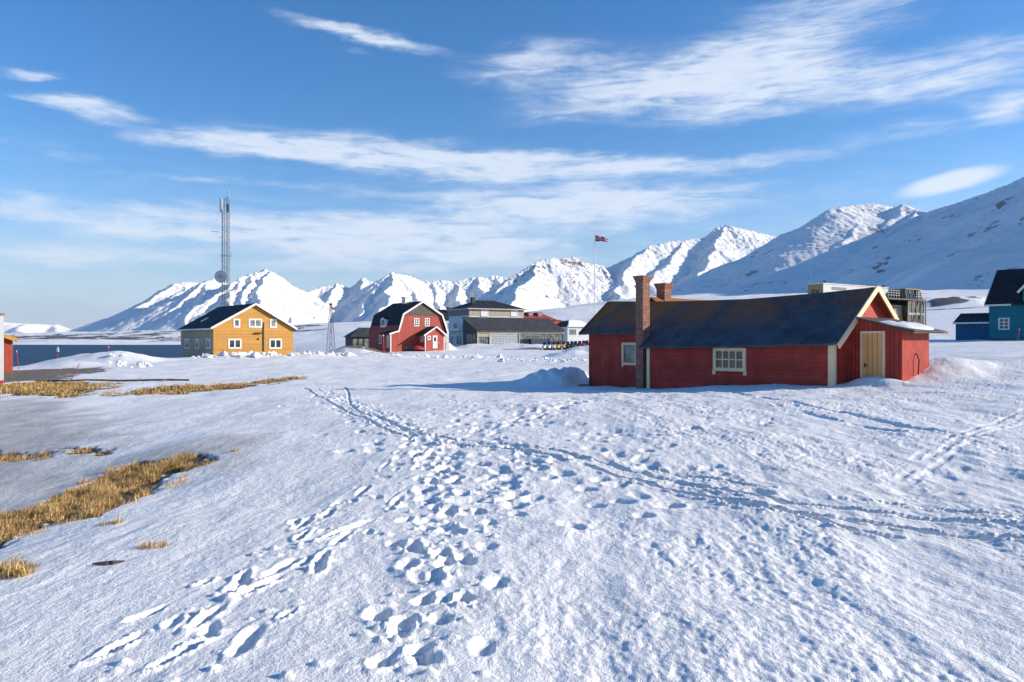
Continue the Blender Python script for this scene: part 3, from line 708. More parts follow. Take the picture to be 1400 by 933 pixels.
# far left, low and pale beyond the fjord
mountain([[(-260, 430, 19000), (-80, 436, 19500), (0, 441, 19500), (30, 443, 20000), (55, 444, 20500), (78, 444, 21000), (92, 452, 21500), (104, 462, 22000)],
          [(30, 443, 20000), (22, 456, 17500)], [(-30, 440, 19500), (-60, 458, 17500)], [(72, 444, 21000), (80, 460, 18500)]], -19500, -12000, 15500, 23500, 260, 130, .45, 101, 110, .75, glen=700)
mountain([[(80, 456, 26000), (93, 450, 27000), (115, 453, 27500), (135, 452, 27500), (170, 455, 28000), (190, 450, 28000)]], -18500, -13000, 23500, 30000, 120, 60, .3, 111, 60, .2, glen=900)
# the big white massif on the left
mountain([[(120, 462, 7600), (146, 447, 7900), (184, 419, 8300), (218, 400, 8700), (240, 389, 9000), (257, 386, 9300), (275, 389, 9500), (300, 393, 9700), (330, 395, 9900)],
          [(257, 386, 9300), (240, 412, 8300), (215, 440, 7600)]], -5700, -2600, 6300, 10600, 330, 200, .62, 121, 170, .42, glen=420)
mountain([[(205, 452, 7000), (232, 425, 7300), (262, 400, 7700), (280, 386, 8000), (291, 380.5, 8200), (303, 386, 8400), (330, 391, 8600)],
          [(291, 380.5, 8200), (272, 412, 7400), (258, 440, 6800)]], -4500, -2600, 5600, 9300, 300, 220, .66, 131, 150, .45, glen=380)
mountain([[(232, 462, 6300), (255, 440, 6700), (285, 410, 7100), (312, 388, 7500), (326, 381, 7700), (345, 374, 7900), (362, 368.5, 8100), (375, 375, 8300), (386, 383, 8450), (411, 396, 8700), (437, 411, 9000), (460, 428, 9300), (480, 440, 9500)],
          [(362, 368.5, 8100), (356, 400, 7300), (345, 432, 6500), (338, 455, 5900)], [(386, 383, 8450), (395, 412, 7700), (398, 440, 6900)], [(326, 381, 7700), (310, 415, 6900), (300, 445, 6300)],
          [(345, 374, 7900), (330, 408, 7100), (322, 440, 6400)], [(411, 396, 8700), (428, 425, 7900), (440, 445, 7300)], [(375, 375, 8300), (376, 405, 7500), (372, 440, 6700)]], -3800, -1700, 5000, 10200, 460, 360, .70, 141, 165, .45, glen=330)
# distant peaks in the gap
mountain([[(395, 415, 12500), (426, 398, 12800), (440, 393, 13000), (459, 387.5, 13200), (470, 392, 13300), (482, 396, 13300), (490, 390, 13300), (499, 380.5, 13400), (507, 384, 13400), (520, 396, 13500), (550, 410, 13700)],
          [(459, 387.5, 13200), (450, 415, 12200), (445, 440, 11200)], [(499, 380.5, 13400), (488, 405, 12500), (480, 430, 11400)]], -4600, -1600, 10500, 14600, 260, 160, .70, 151, 200, .5, glen=480)
# pyramid in the middle and its long ridge
mountain([[(430, 448, 7700), (456, 428, 8000), (484, 410, 8300), (505, 393, 8500), (518, 385, 8650), (530, 377, 8750), (540, 372.5, 8850), (550, 376, 9000), (561, 378.5, 9150), (575, 384, 9300), (587, 385.5, 9400), (602, 384, 9500), (617, 384.5, 9600), (635, 381, 9700), (651, 378.5, 9800), (664, 380, 9900), (675, 377, 10000), (690, 380, 10000), (710, 390, 10100), (740, 400, 10200)],
          [(540, 372.5, 8850), (532, 402, 8000), (522, 435, 7100), (516, 455, 6500)], [(561, 378.5, 9150), (568, 405, 8400), (572, 435, 7500)], [(587, 385.5, 9400), (600, 410, 8700), (610, 435, 7800)], [(518, 385, 8650), (496, 418, 7900), (480, 446, 7200)],
          [(617, 384.5, 9600), (630, 408, 8900), (642, 432, 8100)], [(651, 378.5, 9800), (660, 405, 9000), (668, 430, 8200)], [(675, 377, 10000), (690, 402, 9300)]], -2350, 500, 6000, 10900, 460, 330, .72, 161, 165, .48, glen=330)
# the rocky hill behind the long building
mountain([[(640, 428, 4500), (664, 411, 4700), (682, 396, 4850), (700, 381, 5000), (715, 370, 5100), (730, 360.5, 5200), (742, 357, 5260), (755, 353, 5320), (770, 353.5, 5400), (782, 351, 5480), (792, 356, 5550), (800, 360, 5600), (820, 364, 5750), (835, 372, 5900), (870, 388, 6100), (920, 400, 6300)],
          [(736, 358.5, 5230), (722, 380, 4850), (706, 402, 4450), (694, 424, 4050)], [(820, 364, 5750), (838, 388, 5200), (850, 405, 4800)]], -420, 1500, 3600, 6700, 420, 320, .70, 171, 100, .60, glen=220)
# the higher peak with the broad sunlit face
mountain([[(790, 398, 5600), (830, 367, 5900), (850, 357, 6000), (870, 345, 6080), (885, 337, 6150), (900, 334, 6200), (915, 330, 6280), (935, 329, 6350), (960, 326, 6450), (977, 314.5, 6520), (985, 310, 6560), (995, 307.5, 6600), (1008, 313, 6680), (1020, 314, 6750), (1035, 319, 6850), (1050, 322, 6950), (1074, 330, 7100), (1110, 345, 7300)],
          [(995, 307.5, 6600), (978, 340, 5950), (955, 372, 5300), (935, 398, 4750)], [(940, 328, 6370), (914, 362, 5700), (890, 388, 5150)], [(885, 337, 6150), (866, 362, 5650), (850, 385, 5150)]], 350, 3300, 4200, 8000, 480, 340, .66, 181, 105, .50, glen=260)
# moraine hill between the two valleys
mountain([[(900, 412, 3300), (935, 392, 3400), (960, 382, 3450), (985, 376, 3500), (1003, 378, 3550), (1030, 395, 3600)], [(960, 382, 3450), (945, 400, 3100)]], 520, 1300, 2800, 4000, 200, 140, .6, 191, 45, .85, glen=120)
# the long dark mountainside on the right
mountain([[(940, 414, 4700), (970, 400, 4450), (1000, 380, 4200), (1050, 345, 3850), (1080, 326, 3650), (1100, 313, 3530), (1115, 304, 3430), (1128, 295, 3350), (1140, 286, 3280), (1152, 283, 3310), (1165, 280.5, 3340), (1180, 279, 3360), (1192, 277.5, 3380), (1205, 279, 3390), (1215, 279.5, 3400), (1224, 284, 3350), (1231, 283, 3300), (1237, 277.5, 3260), (1246, 284, 3200), (1255, 288.5, 3150), (1270, 290.5, 3080), (1295, 281.5, 2950), (1330, 269.5, 2780), (1365, 256.5, 2620), (1400, 244.5, 2480), (1480, 215, 2250), (1600, 175, 1950), (1750, 165, 1700), (2000, 220, 1500)],
          [(1192, 277.5, 3380), (1150, 330, 2900)], [(1255, 288.5, 3150), (1190, 345, 2600)], [(1100, 313, 3530), (1085, 345, 3150)], [(1237, 277.5, 3260), (1215, 305, 3050)]], 450, 3000, 1150, 5100, 640, 560, .54, 201, 34, .42, gul=.22, glen=150, conc=6, strokes=.52)

# ------------------------------------------------------------------ buildings
class Bld:
    """a building: an Empty at the near-left (or named) corner, local x along the front, local y to the back"""
    def __init__(s, name, u, depth, theta, base, label, cat='house', group=None, P=None):
        s.P = P or ((u - 700) / F * depth, depth); t = math.radians(theta)
        s.d = (math.cos(t), math.sin(t)); s.b = (-math.sin(t), math.cos(t)); s.z0 = base
        s.root = empty(name, (s.P[0], s.P[1], base), t, label, cat, group)
    def w(s, lx, ly): return (s.P[0] + lx * s.d[0] + ly * s.b[0], s.P[1] + lx * s.d[1] + ly * s.b[1])
    def fx(s, u, ly=0.0):               # local x on a front wall
        a = (u - 700) / F; o = (s.P[0] + ly * s.b[0], s.P[1] + ly * s.b[1]); return (a * o[1] - o[0]) / (s.d[0] - a * s.d[1])
    def sy(s, u, lx=0.0):               # local y on a side wall
        a = (u - 700) / F; o = (s.P[0] + lx * s.d[0], s.P[1] + lx * s.d[1]); return (a * o[1] - o[0]) / (s.b[0] - a * s.b[1])
    def z(s, v, lx, ly): return H - (v - HOR) / F * s.w(lx, ly)[1] - s.z0
    def wall_T(s, kind, at):
        if kind == 'f': return lambda a, n, z: (a, at - n, z)
        if kind == 'l': return lambda a, n, z: (at - n, a, z)
        return lambda a, n, z: (at + n, a, z)
    def rect(s, kind, at, u0, u1, v0, v1):
        if kind == 'f':
            a0, a1 = s.fx(u0, at), s.fx(u1, at); zm = lambda v: s.z(v, (a0 + a1) / 2, at)
        else:
            a0, a1 = s.sy(u0, at), s.sy(u1, at); zm = lambda v: s.z(v, at, (a0 + a1) / 2)
        return min(a0, a1), max(a0, a1), zm(v1), zm(v0)
    def window(s, kind, at, r, cols=1, rows=1, frame=None, glass=None, fw=.09, mw=.04, proud=.05, sill=False, label=None, name='window'):
        a0, a1, z0, z1 = r; T = s.wall_T(kind, at); m = MB()
        m.box(a0, a0 + fw, 0, proud, z0, z1, T); m.box(a1 - fw, a1, 0, proud, z0, z1, T)
        m.box(a0 + fw, a1 - fw, 0, proud - .003, z0, z0 + fw, T); m.box(a0 + fw, a1 - fw, 0, proud - .003, z1 - fw, z1, T)
        for i in range(1, cols):
            c = a0 + fw + (a1 - a0 - 2 * fw) * i / cols; m.box(c - mw / 2, c + mw / 2, 0, proud - .012, z0 + fw, z1 - fw, T)
        for i in range(1, rows):
            c = z0 + fw + (z1 - z0 - 2 * fw) * i / rows; m.box(a0 + fw, a1 - fw, 0, proud - .015, c - mw / 2, c + mw / 2, T)
        if sill: m.box(a0 - .05, a1 + .05, 0, proud + .05, z0 - .05, z0 - .001, T)
        o = m.build(name, frame or M_WHITE, s.root)
        g = MB(); g.box(a0 + fw * .5, a1 - fw * .5, -.02, .012, z0 + fw * .5, z1 - fw * .5, T); g.build('pane', glass or M_GLASS, o)
        if label: o['label'] = label
        return o
    def door(s, kind, at, r, mat, frame=None, fw=.08, handle=True, lite=None, proud=.04):
        a0, a1, z0, z1 = r; T = s.wall_T(kind, at)
        o = MB().box(a0 + fw, a1 - fw, 0, proud - .01, z0, z1 - fw, T).build('door', mat, s.root)
        f = MB().box(a0, a0 + fw, 0, proud + .02, z0, z1, T); f.box(a1 - fw, a1, 0, proud + .02, z0, z1, T); f.box(a0 + fw, a1 - fw, 0, proud + .018, z1 - fw, z1, T)
        f.build('door_frame', frame or M_WHITE, o)
        if handle:
            hh = MB(); zz = z0 + (z1 - z0) * .36
            hh.box(a0 + fw + .05, a0 + fw + .19, proud - .012, proud + .035, zz, zz + .03, T); hh.box(a0 + fw + .06, a0 + fw + .10, proud - .012, proud + .008, zz - .06, zz + .09, T); hh.build('handle', M_DARK, o)
        if lite:
            MB().box(a0 + fw + .13, a1 - fw - .13, 0, proud + .006, z0 + (z1 - z0) * .55, z0 + (z1 - z0) * .86, T).build('pane', lite, o)
        return o
    def part(s, m, name, mat, **k): return m.build(name, mat, s.root, **k)

# --- the long red cabin in front (origin: its near right corner, x runs to the left end as negative)
C_BASE = -.3
cab = Bld('red_cabin', 1140, 25.0, -50, C_BASE, 'long low red cabin with sagging tarred roof, two brick chimneys and cream trim', 'cabin')
def czr(x):                                           # ridge height, sagging in the middle
    t = np.interp(x, [-12.8, -10.5, -8.0, -5.0, -2.0, .4], [3.69, 3.58, 3.50, 3.46, 3.55, 3.67]); return float(t) - C_BASE
def cze(x): return float(np.interp(x, [-8.6, -4, .4], [1.44, 1.52, 1.64])) - C_BASE     # eave of the long lower slope
def cze2(x): return float(np.interp(x, [-12.8, -8.6], [2.09, 2.06])) - C_BASE           # eave of the set-back left section
RY = 2.71
m = MB()
def cab_ring(x, y0, ye, zf, yb):
    e = zf(x); sl = (czr(x) - e) / (RY - ye)
    top = lambda y: e + sl * (y - ye) - .10
    return [(x, y0, -.9), (x, y0, top(y0)), (x, RY, czr(x) - .10), (x, yb, czr(x) - .10 - sl * (yb - RY)), (x, yb, -.9)]
m.loft([cab_ring(x, 0.0, -.22, cze, 5.1) for x in np.linspace(-8.1, 0, 9)])
cab.part(m, 'wall', M_RED)
m = MB(); m.loft([cab_ring(x, .85, .66, cze2, 4.6) for x in np.linspace(-12.4, -8.1, 5)])
cab.part(m, 'end_wall', M_REDV)
def roof_ring(x, ye, zf, yb, th=.07):
    e = zf(x); r = czr(x); sl = (r - e) / (RY - ye); wob = .012 * math.sin(x * 3.1) + .01 * math.sin(x * 7.3)
    return [(x, ye, e + wob), (x, (ye + RY) / 2, (e + r) / 2 - .02 + wob * .5), (x, RY, r), (x, yb, r - sl * (yb - RY)), (x, yb, r - sl * (yb - RY) - th), (x, RY, r - th), (x, (ye + RY) / 2, (e + r) / 2 - .02 - th), (x, ye, e - th + wob)]
m = MB(); m.loft([roof_ring(x, -.22, cze, 5.35) for x in np.linspace(-8.45, .28, 22)])
m.loft([roof_ring(x, .66, cze2, 4.9) for x in np.linspace(-12.8, -8.452, 12)])
cab.part(m, 'roof', M_CROOF)
m = MB()                                              # barge boards of the right gable and the left end
for sgn in (0, 1):
    x = .30; e = cze(x) - .1; r = czr(x) - .035; sl = (r - e) / (RY + .22)
    if sgn == 0: m.bar((x, -.27, e - .01), (x, RY - .012, r), .05, .20, up=(0, -.6, .8))
    else: m.bar((x, RY + .012, r), (x, 5.36, r - sl * (5.36 - RY)), .05, .20, up=(0, .6, .8))
cab.part(m, 'barge_board', M_CREAM)
m = MB(); x = -12.82; m.bar((x, .62, cze2(x) - .06), (x, RY - .01, czr(x) - .06), .04, .14, up=(0, -.6, .8)); m.bar((x, RY + .01, czr(x) - .06), (x, 4.92, czr(x) - 1.75), .04, .14, up=(0, .6, .8))
cab.part(m, 'barge_board', M_DWOOD)
m = MB(); m.box(-.19, .035, -.035, .0, -.7, cze(0) - .02); m.box(.0, .033, -.001, .12, -.7, cze(0) + .02); cab.part(m, 'corner_board', M_CREAM)
m = MB(); m.box(-8.14, -7.98, -.035, .0, -.9, cze(-8) - .06); m.box(-8.14, -8.10, .001, .09, -.9, cze(-8) - .06); cab.part(m, 'corner_board', M_CREAM)
win_r = cab.rect('f', 0, 976, 1020.5, 473.5, 507)
win_r = (win_r[0], win_r[1], .54 - C_BASE, 1.44 - C_BASE)
w = cab.window('f', 0, win_r, 4, 2, M_CREAM, M_GLASSB, fw=.13, mw=.045, proud=.07, label='wide cream framed window of eight small panes')
MB().box(win_r[0] - .03, win_r[0] + .10, .0, .068, win_r[2] - .14, win_r[2] - .002, cab.wall_T('f', 0)).box(win_r[1] - .10, win_r[1] + .03, .0, .068, win_r[2] - .14, win_r[2] - .002, cab.wall_T('f', 0)).build('casing_foot', M_CREAM, w)
m = MB(); T = cab.wall_T('f', 0)
m.box(win_r[0] + .0, win_r[0] + .10, 0, .028, -.9, win_r[2] - .15, T); m.box(win_r[1] - .12, win_r[1] - .02, 0, .028, -.9, win_r[2] - .15, T); cab.part(m, 'batten', M_REDV)
r2 = cab.rect('f', .85, 851, 872, 469, 500)
w = cab.window('f', .85, r2, 1, 1, M_CREAM, M_BLIND if False else M_GLASSG, fw=.11, proud=.06, label='single window with a grey blank pane and cream frame')
MB().box(r2[0], r2[0] + .09, 0, .058, r2[2] - .09, r2[2] - .002, cab.wall_T('f', .85)).box(r2[1] - .09, r2[1], 0, .058, r2[2] - .09, r2[2] - .002, cab.wall_T('f', .85)).build('casing_foot', M_CREAM, w)
def chimney(x0, x1, y0, y1, z0, z1, nm='chimney', lab=None):
    m = MB(); m.box(x0, x1, y0, y1, z0, z1 - .26)
    for k, (e, h0, h1) in enumerate(((.028, .26, .18), (.060, .179, .09), (.088, .089, 0))):
        m.box(x0 - e, x1 + e, y0 - e, y1 + e, z1 - h0 + (.001 if k else 0), z1 - h1)
    o = cab.part(m, nm, M_BRICK)
    MB().box(x0 + .1, x1 - .1, y0 + .1, y1 - .1, z1 - .05, z1 + .012).build('flue', M_DARK, o)
    if lab: o['label'] = lab
chimney(-8.80, -8.40, .04, .50, -.9, 4.52 - C_BASE, lab='tall slim brick chimney standing outside the front wall')
# rear wing with its own ridge and the second chimney
m = MB(); wx = -10.3; z_r = 3.80 - C_BASE
m.pxz([(wx - 2.0, -.8), (wx - 2.0, z_r - 1.5), (wx, z_r - .12), (wx + 2.0, z_r - 1.5), (wx + 2.0, -.8)], 4.65, 7.3); cab.part(m, 'rear_wing_wall', M_REDV)
m = MB()
for sg in (-1, 1): m.pxz([(wx, z_r), (wx + sg * 2.35, z_r - 1.72), (wx + sg * 2.35, z_r - 1.80), (wx, z_r - .08)], 2.9, 7.55)
cab.part(m, 'rear_wing_roof', M_CROOF)
m = MB()
for sg in (-1, 1): m.bar((wx + sg * .01, 7.58, z_r - .06), (wx + sg * 2.37, 7.58, z_r - 1.78), .04, .2, up=(sg * .6, 0, .8))
cab.part(m, 'barge_board', M_ORANGE)
chimney(wx - .25, wx + .25, 3.62, 4.12, z_r - .5, 4.48 - C_BASE, lab='short stout brick chimney on the rear wing')
# the lean-to shed at the right gable
SY, SX, SD = 1.06, 1.79, 2.25
zl, zr_ = 2.62 - C_BASE, 2.12 - C_BASE
m = MB(); m.pxz([(0.002, -.5), (0.002, zl - .08), (SX, zr_ - .06), (SX, -.5)], SY, SY + SD); cab.part(m, 'shed_wall', M_REDV)
m = MB(); m.pxz([(.335, zl - .075), (SX + .42, zr_ - .10), (SX + .42, zr_ - .16), (.335, zl - .14)], SY - .16, SY + SD + .55); m.pxz([(SX - .2, zr_ + .09), (SX + .48, zr_ - .07), (SX + .48, zr_ - .10), (SX - .2, zr_ + .06)], SY - .22, SY + SD + .2)
cab.part(m, 'shed_roof', M_DWOOD)
dr = cab.rect('f', SY, 1177, 1210.5, 453.5, 515); dr = (dr[0], dr[1], .18 - C_BASE, dr[3])
cab.door('f', SY, dr, M_CREAMD, M_CREAM, fw=.075)['label'] = 'plain pale board door with a black latch'
# snow lying on the shed roof
def lump(name, pts_fn, nx, ny, mat):
    m = MB(); vs = []; fs = []
    for j in range(ny):
        for i in range(nx): vs.append(pts_fn(i / (nx - 1), j / (ny - 1)))
    for j in range(ny - 1):
        for i in range(nx - 1): fs.append((j * nx + i, j * nx + i + 1, (j + 1) * nx + i + 1, (j + 1) * nx + i))
    m.add(vs, fs); return m.build(name, mat, None, smooth=True)
def snow_on_roof(i, j):
    x = .95 + 1.0 * i + .25 * math.sin(j * 3) ; y = SY + .15 + (SD - .1) * j
    e = min(i, 1 - i, j, 1 - j) * 2; base = zl + .02 - (zl - zr_ + .10) * (x / (SX + .42))
    zz = base + C_BASE - .02 + .15 * min(1, e * 3) ** .6 * (.75 + .4 * float(pn(x * 2.3, y * 2.1, 3)))
    X, Y = cab.w(x, y); return (X, Y, zz)
prop(lump('roof_snow', snow_on_roof, 14, 18, M_CLUMP), 'patch of leftover snow lying on the grey shed roof of the red cabin', 'snow patch')
pipe = MB(); px0 = cab.w(SX + .10, SY + 1.05)
pts = [Vector((px0[0], px0[1], .55)), Vector((px0[0] + .02, px0[1] - .03, 1.05)), Vector((px0[0] - .02, px0[1] + .02, 1.22)), Vector((px0[0] - .06, px0[1] + .06, 1.28))]
for a, b in zip(pts[:-1], pts[1:]): pipe.tube(a, b, .022, n=6)
prop(pipe.build('bent_pipe', M_DARK), 'thin bent black pipe leaning at the shed wall above the snow drift', 'pipe')

# --- ochre house
def gable_roof(b, m, x0, x1, y0, y1, ze, zr, over, th=.16, xm=None):
    xm = (x0 + x1) / 2 if xm is None else xm
    sl = (zr - ze) / (xm - x0)
    m.pxz([(x0 - over, ze - over * sl), (xm, zr), (x1 + over, ze - over * sl), (x1 + over, ze - over * sl - th), (xm, zr - th), (x0 - over, ze - over * sl - th)], y0, y1)
yel = Bld('ochre_house', 292, 80, 40, -.3, 'ochre yellow gabled house with black roof and white windows below the tall mast')
W, Ln = 9.07, 12.0; ze, zr = 3.25 + .3, 5.98 + .3
m = MB(); m.pxz([(0, .25), (0, ze), (W / 2, zr - .16), (W, ze), (W, .25)], 0, Ln); yel.part(m, 'wall', M_YEL)
m = MB(); m.box(-.025, -.002, .0, Ln, .25, ze - .06); yel.part(m, 'side_wall', paint('beige_side_boards', (.44, .31, .19), boards='h', gap=.16, var=.10))  # left side boards coloured a paler beige than the ochre gable
m = MB(); m.box(.12, W - .12, .12, Ln - .12, -.8, .255); yel.part(m, 'foundation', M_CONC)
m = MB(); gable_roof(yel, m, 0, W, -.35, Ln + .35, ze + .06, zr + .02, .35, .14); rf = yel.part(m, 'roof', M_BROOF)
sl = (zr - ze - .04) / (W / 2); m = MB()
m.bar((-.37, -.37, ze - .17), (W / 2, -.37, zr - .09), .05, .22, up=(-.5, 0, .85)); m.bar((W / 2, -.372, zr - .09), (W + .37, -.372, ze - .17), .05, .22, up=(.5, 0, .85)); yel.part(m, 'barge_board', M_WHITE)
m = MB(); m.box(-.42, -.36, -.34, Ln + .34, ze - .31, ze - .15); yel.part(m, 'fascia_board', M_WHITE)
for (u0, u1, v0, v1, c) in ((319, 328.2, 436.7, 448.6, 1), (339.8, 358.2, 436.7, 448.6, 2), (369, 378.3, 437, 449, 1), (312, 330, 464, 477.5, 2), (368, 385.2, 464, 477.5, 2)):
    yel.window('f', 0, yel.rect('f', 0, u0, u1, v0, v1), c, 1, M_WHITE, M_GLASSG if v0 < 450 else M_GLASS, fw=.16, mw=.14)
for (u0, u1) in ((253, 259), (267.2, 272.3), (282.5, 287.8)):
    yel.window('l', -.025, yel.rect('l', -.025, u0, u1, 464, 477.5), 1, 1, M_WHITE, M_GLASSG, fw=.14)
r = yel.rect('f', 0, 359.4, 360.7, 441.5, 484); m = MB(); m.box(r[0], r[1], .0, .09, r[2], r[3], yel.wall_T('f', 0)); yel.part(m, 'flue_pipe', M_DARK)
r = yel.rect('f', 0, 348, 357, 455.3, 457); m = MB(); m.box(r[0], r[1], .0, .25, r[2], r[3], yel.wall_T('f', 0)); yel.part(m, 'wall_lamp', M_DARK)
r = yel.rect('f', 0, 352.4, 353.8, 463, 465.5); m = MB(); m.box(r[0], r[1], .0, .12, r[2], r[3], yel.wall_T('f', 0)); yel.part(m, 'vent', M_DWOOD)
m = MB(); xx = 1.6; m.box(1.15, 1.9, 7.5, 8.4, ze + .06 + sl * 1.15 + .0, ze + .06 + sl * 1.9 + .03); m.v = [(x, y, (ze + .06 + sl * x) + (.06 if i % 2 else -.03)) for i, (x, y, z) in enumerate(m.v)]; m.build('skylight', M_GLASSG, rf)

# --- red gambrel house
gam = Bld('red_gambrel_house', 533.6, 105, 38, -.15, 'red house with a black gambrel roof, dark upper gable and small entrance porch')
W = 9.33; Z = lambda v, x: gam.z(v, x, 0)
xl = gam.fx(545.7); xbl = gam.fx(550.7); xa = gam.fx(577); xbr = gam.fx(602.9); Lb = 8.5
zeL = Z(452.9, xl); zbr = Z(430.3, xbl); za = Z(412.9, xa); x1 = W
prof = [(1.0, .2), (1.0, zeL), (xbl + .1, zbr), (xa, za - .15), (xbr - .1, zbr), (x1, zeL), (x1, .2)]
m = MB(); m.pxz(prof, 0, Lb); gam.part(m, 'wall', M_REDH)
m = MB(); zt = Z(431.5, xbl); m.pxz([(xbl + .25, zt), (xa, za - .22), (xbr - .25, zt)], -.05, .0); gam.part(m, 'gable_cladding', M_DWOOD)
m = MB(); m.pxz([(0, .2), (0, Z(456.4, 0)), (1.05, zeL - .02), (1.05, .2)], 0, 2.6); gam.part(m, 'lean_to_wall', M_REDH)
m = MB(); m.box(-.02, W + .03, -.03, 2.6, -.6, .21); m.box(1.0, W + .02, 2.5, Lb, -.6, .205); gam.part(m, 'foundation', M_CONC)
m = MB(); t_ = .14
out = [(xl - .35, zeL - .12), (xbl - .12, zbr + .1), (xa, za + .05), (xbr + .12, zbr + .1), (W + .40, zeL - .2)]
inn = [(x + (.16 if x < xa else -.16 if x > xa else 0), z - t_) for x, z in out]
m.pxz(out + inn[::-1], -.3, Lb + .3); m.pxz([(-.3, Z(456.4, 0) - .06), (xl - .05, zeL + .12), (xl - .05, zeL - .02), (-.3, Z(456.4, 0) - .18)], -.28, 2.8); rf = gam.part(m, 'roof', M_BROOF)
m = MB()
pp = [(-.32, Z(456.4, 0) - .12), (xl - .1, zeL - .02)]
m.bar((pp[0][0], -.33, pp[0][1]), (pp[1][0], -.33, pp[1][1]), .05, .22, up=(-.3, 0, .95))
for k in range(4):
    (ax, az_), (bx, bz) = out[k], out[k + 1]; q = -.332 - .002 * k
    m.bar((ax + (.08 if ax < xa else -.08 if ax > xa else 0), q, az_ - .1), (bx + (.08 if bx < xa else -.08 if bx > xa else 0), q, bz - .1), .05, .24, up=(az_ - bz, 0, bx - ax))
gam.part(m, 'barge_board', M_WHITE)
for (u0, u1) in ((566, 573), (580.6, 587.2)): gam.window('f', 0, gam.rect('f', 0, u0, u1, 435.7, 447), 2, 3, M_WHITE, M_GLASS, fw=.13, mw=.10)
m = MB(); m.box(-.02, .14, -.035, .02, .2, Z(457, 0)); gam.part(m, 'corner_board', M_WHITE)
gam.window('l', 1.0, gam.rect('l', 1.0, 518.5, 522, 459, 471), 1, 1, M_WHITE, M_GLASS, fw=.14)
gam.window('l', 0, gam.rect('l', 0, 529.2, 532.3, 459.5, 476), 1, 1, M_WHITE, M_GLASSG, fw=.14)
# dormer on the left slope
dy0, dy1 = 3.6, 5.2; dz0, dz1 = zeL + .55, zeL + 2.1
m = MB(); m.pyz([(dy0, dz0), (dy0, dz1 - .25), ((dy0 + dy1) / 2, dz1), (dy1, dz1 - .25), (dy1, dz0)], xl - .28, xbl + .6); dm = gam.part(m, 'dormer', M_WHITE)
m = MB(); m.pyz([(dy0 - .15, dz1 - .3), ((dy0 + dy1) / 2, dz1 + .08), (dy1 + .15, dz1 - .3), (dy1 + .15, dz1 - .38), ((dy0 + dy1) / 2, dz1), (dy0 - .15, dz1 - .38)], xl - .42, xbl + .9); m.build('dormer_roof', M_BROOF, dm)
m = MB(); m.box(xl - .30, xl - .275, dy0 + .3, dy1 - .3, dz0 + .3, dz1 - .4); m.build('pane', M_GLASS, dm)
# chimney
cx_ = xa - .1; m = MB(); m.box(cx_ - .35, cx_ + .35, 4.2, 5.2, za - .6, za + .75); ch = gam.part(m, 'chimney', M_WHITE); MB().box(cx_ - .45, cx_ + .45, 4.1, 5.3, za + .751, za + .9).build('chimney_cap', M_WHITE, ch)
# porch: projects towards the front right
PD = 2.1
pxl, pxr = gam.fx(581, -PD), gam.fx(607.5, -PD); pxa = gam.fx(595.7, -PD); zpe = gam.z(457.5, pxl, -PD); zpa = gam.z(447.3, pxa, -PD)
m = MB(); m.pxz([(pxl, .2), (pxl, zpe), (pxa, zpa - .1), (pxr, zpe), (pxr, .2)], -PD, 0); po = gam.part(m, 'porch_wall', M_REDH)
m = MB(); gable_roof(gam, m, pxl, pxr, -PD - .25, .05, zpe + .05, zpa + .05, .3, .1, pxa); gam.part(m, 'porch_roof', M_BROOF)
m = MB(); s2 = (zpa - zpe) / (pxa - pxl); q = -PD - .28
m.bar((pxl - .3, q, zpe - .3 * s2 - .05), (pxa, q, zpa - .03), .05, .2, up=(-.5, 0, .8)); m.bar((pxa, q - .002, zpa - .03), (pxr + .3, q - .002, zpe - .3 * s2 - .05), .05, .2, up=(.5, 0, .8)); gam.part(m, 'porch_trim', M_WHITE)
m = MB(); m.box(pxl - .02, pxl + .12, -PD - .03, -PD + .01, .2, zpe); m.box(pxr - .12, pxr + .02, -PD - .03, -PD + .01, .2, zpe); gam.part(m, 'corner_board', M_WHITE)
gam.door('f', -PD, gam.rect('f', -PD, 591.5, 597.7, 459.5, 477), M_WHITE, M_WHITE, fw=.08, lite=M_GLASS)
gam.window('f', -PD, gam.rect('f', -PD, 584.4, 588.6, 459.8, 465.6), 1, 1, M_WHITE, M_GLASSG, fw=.11)
gam.window('l', pxl, gam.rect('l', pxl, 569.2 + 6, 572.8 + 6, 459, 468), 1, 1, M_WHITE, M_GLASSG, fw=.11)
r = gam.rect('f', -PD, 590.5, 599, 477, 480.5); m = MB(); m.box(r[0], r[1], 0, .9, -.4, .22, gam.wall_T('f', -PD)); m.box(r[0], r[1], .9, 1.3, -.4, .05, gam.wall_T('f', -PD)); gam.part(m, 'doorstep', M_CONC)

# --- small glazed annexe left of the gambrel house
gl = Bld('glazed_pavilion', 481, 122, 25, .0, 'low grey glazed pavilion half hidden by the red gambrel house', 'pavilion')
m = MB(); m.box(0, 7, 0, 5, -.5, 2.15 + .2); gl.part(m, 'wall', M_DGREY)
m = MB(); m.loft([[(-.4, -.4, 2.36), (7.4, -.4, 2.36), (7.4, 5.4, 2.36), (-.4, 5.4, 2.36)], [(1.8, 2.2, 4.0), (6.0, 2.2, 4.0), (6.0, 2.8, 4.0), (1.8, 2.8, 4.0)]]); gl.part(m, 'roof', M_GROOF)
for k in range(7): gl.window('f', 0, (.1 + k * .97, .1 + k * .97 + .9, .3, 2.2), 1, 1, M_DGREY, M_GLASSG, fw=.06)

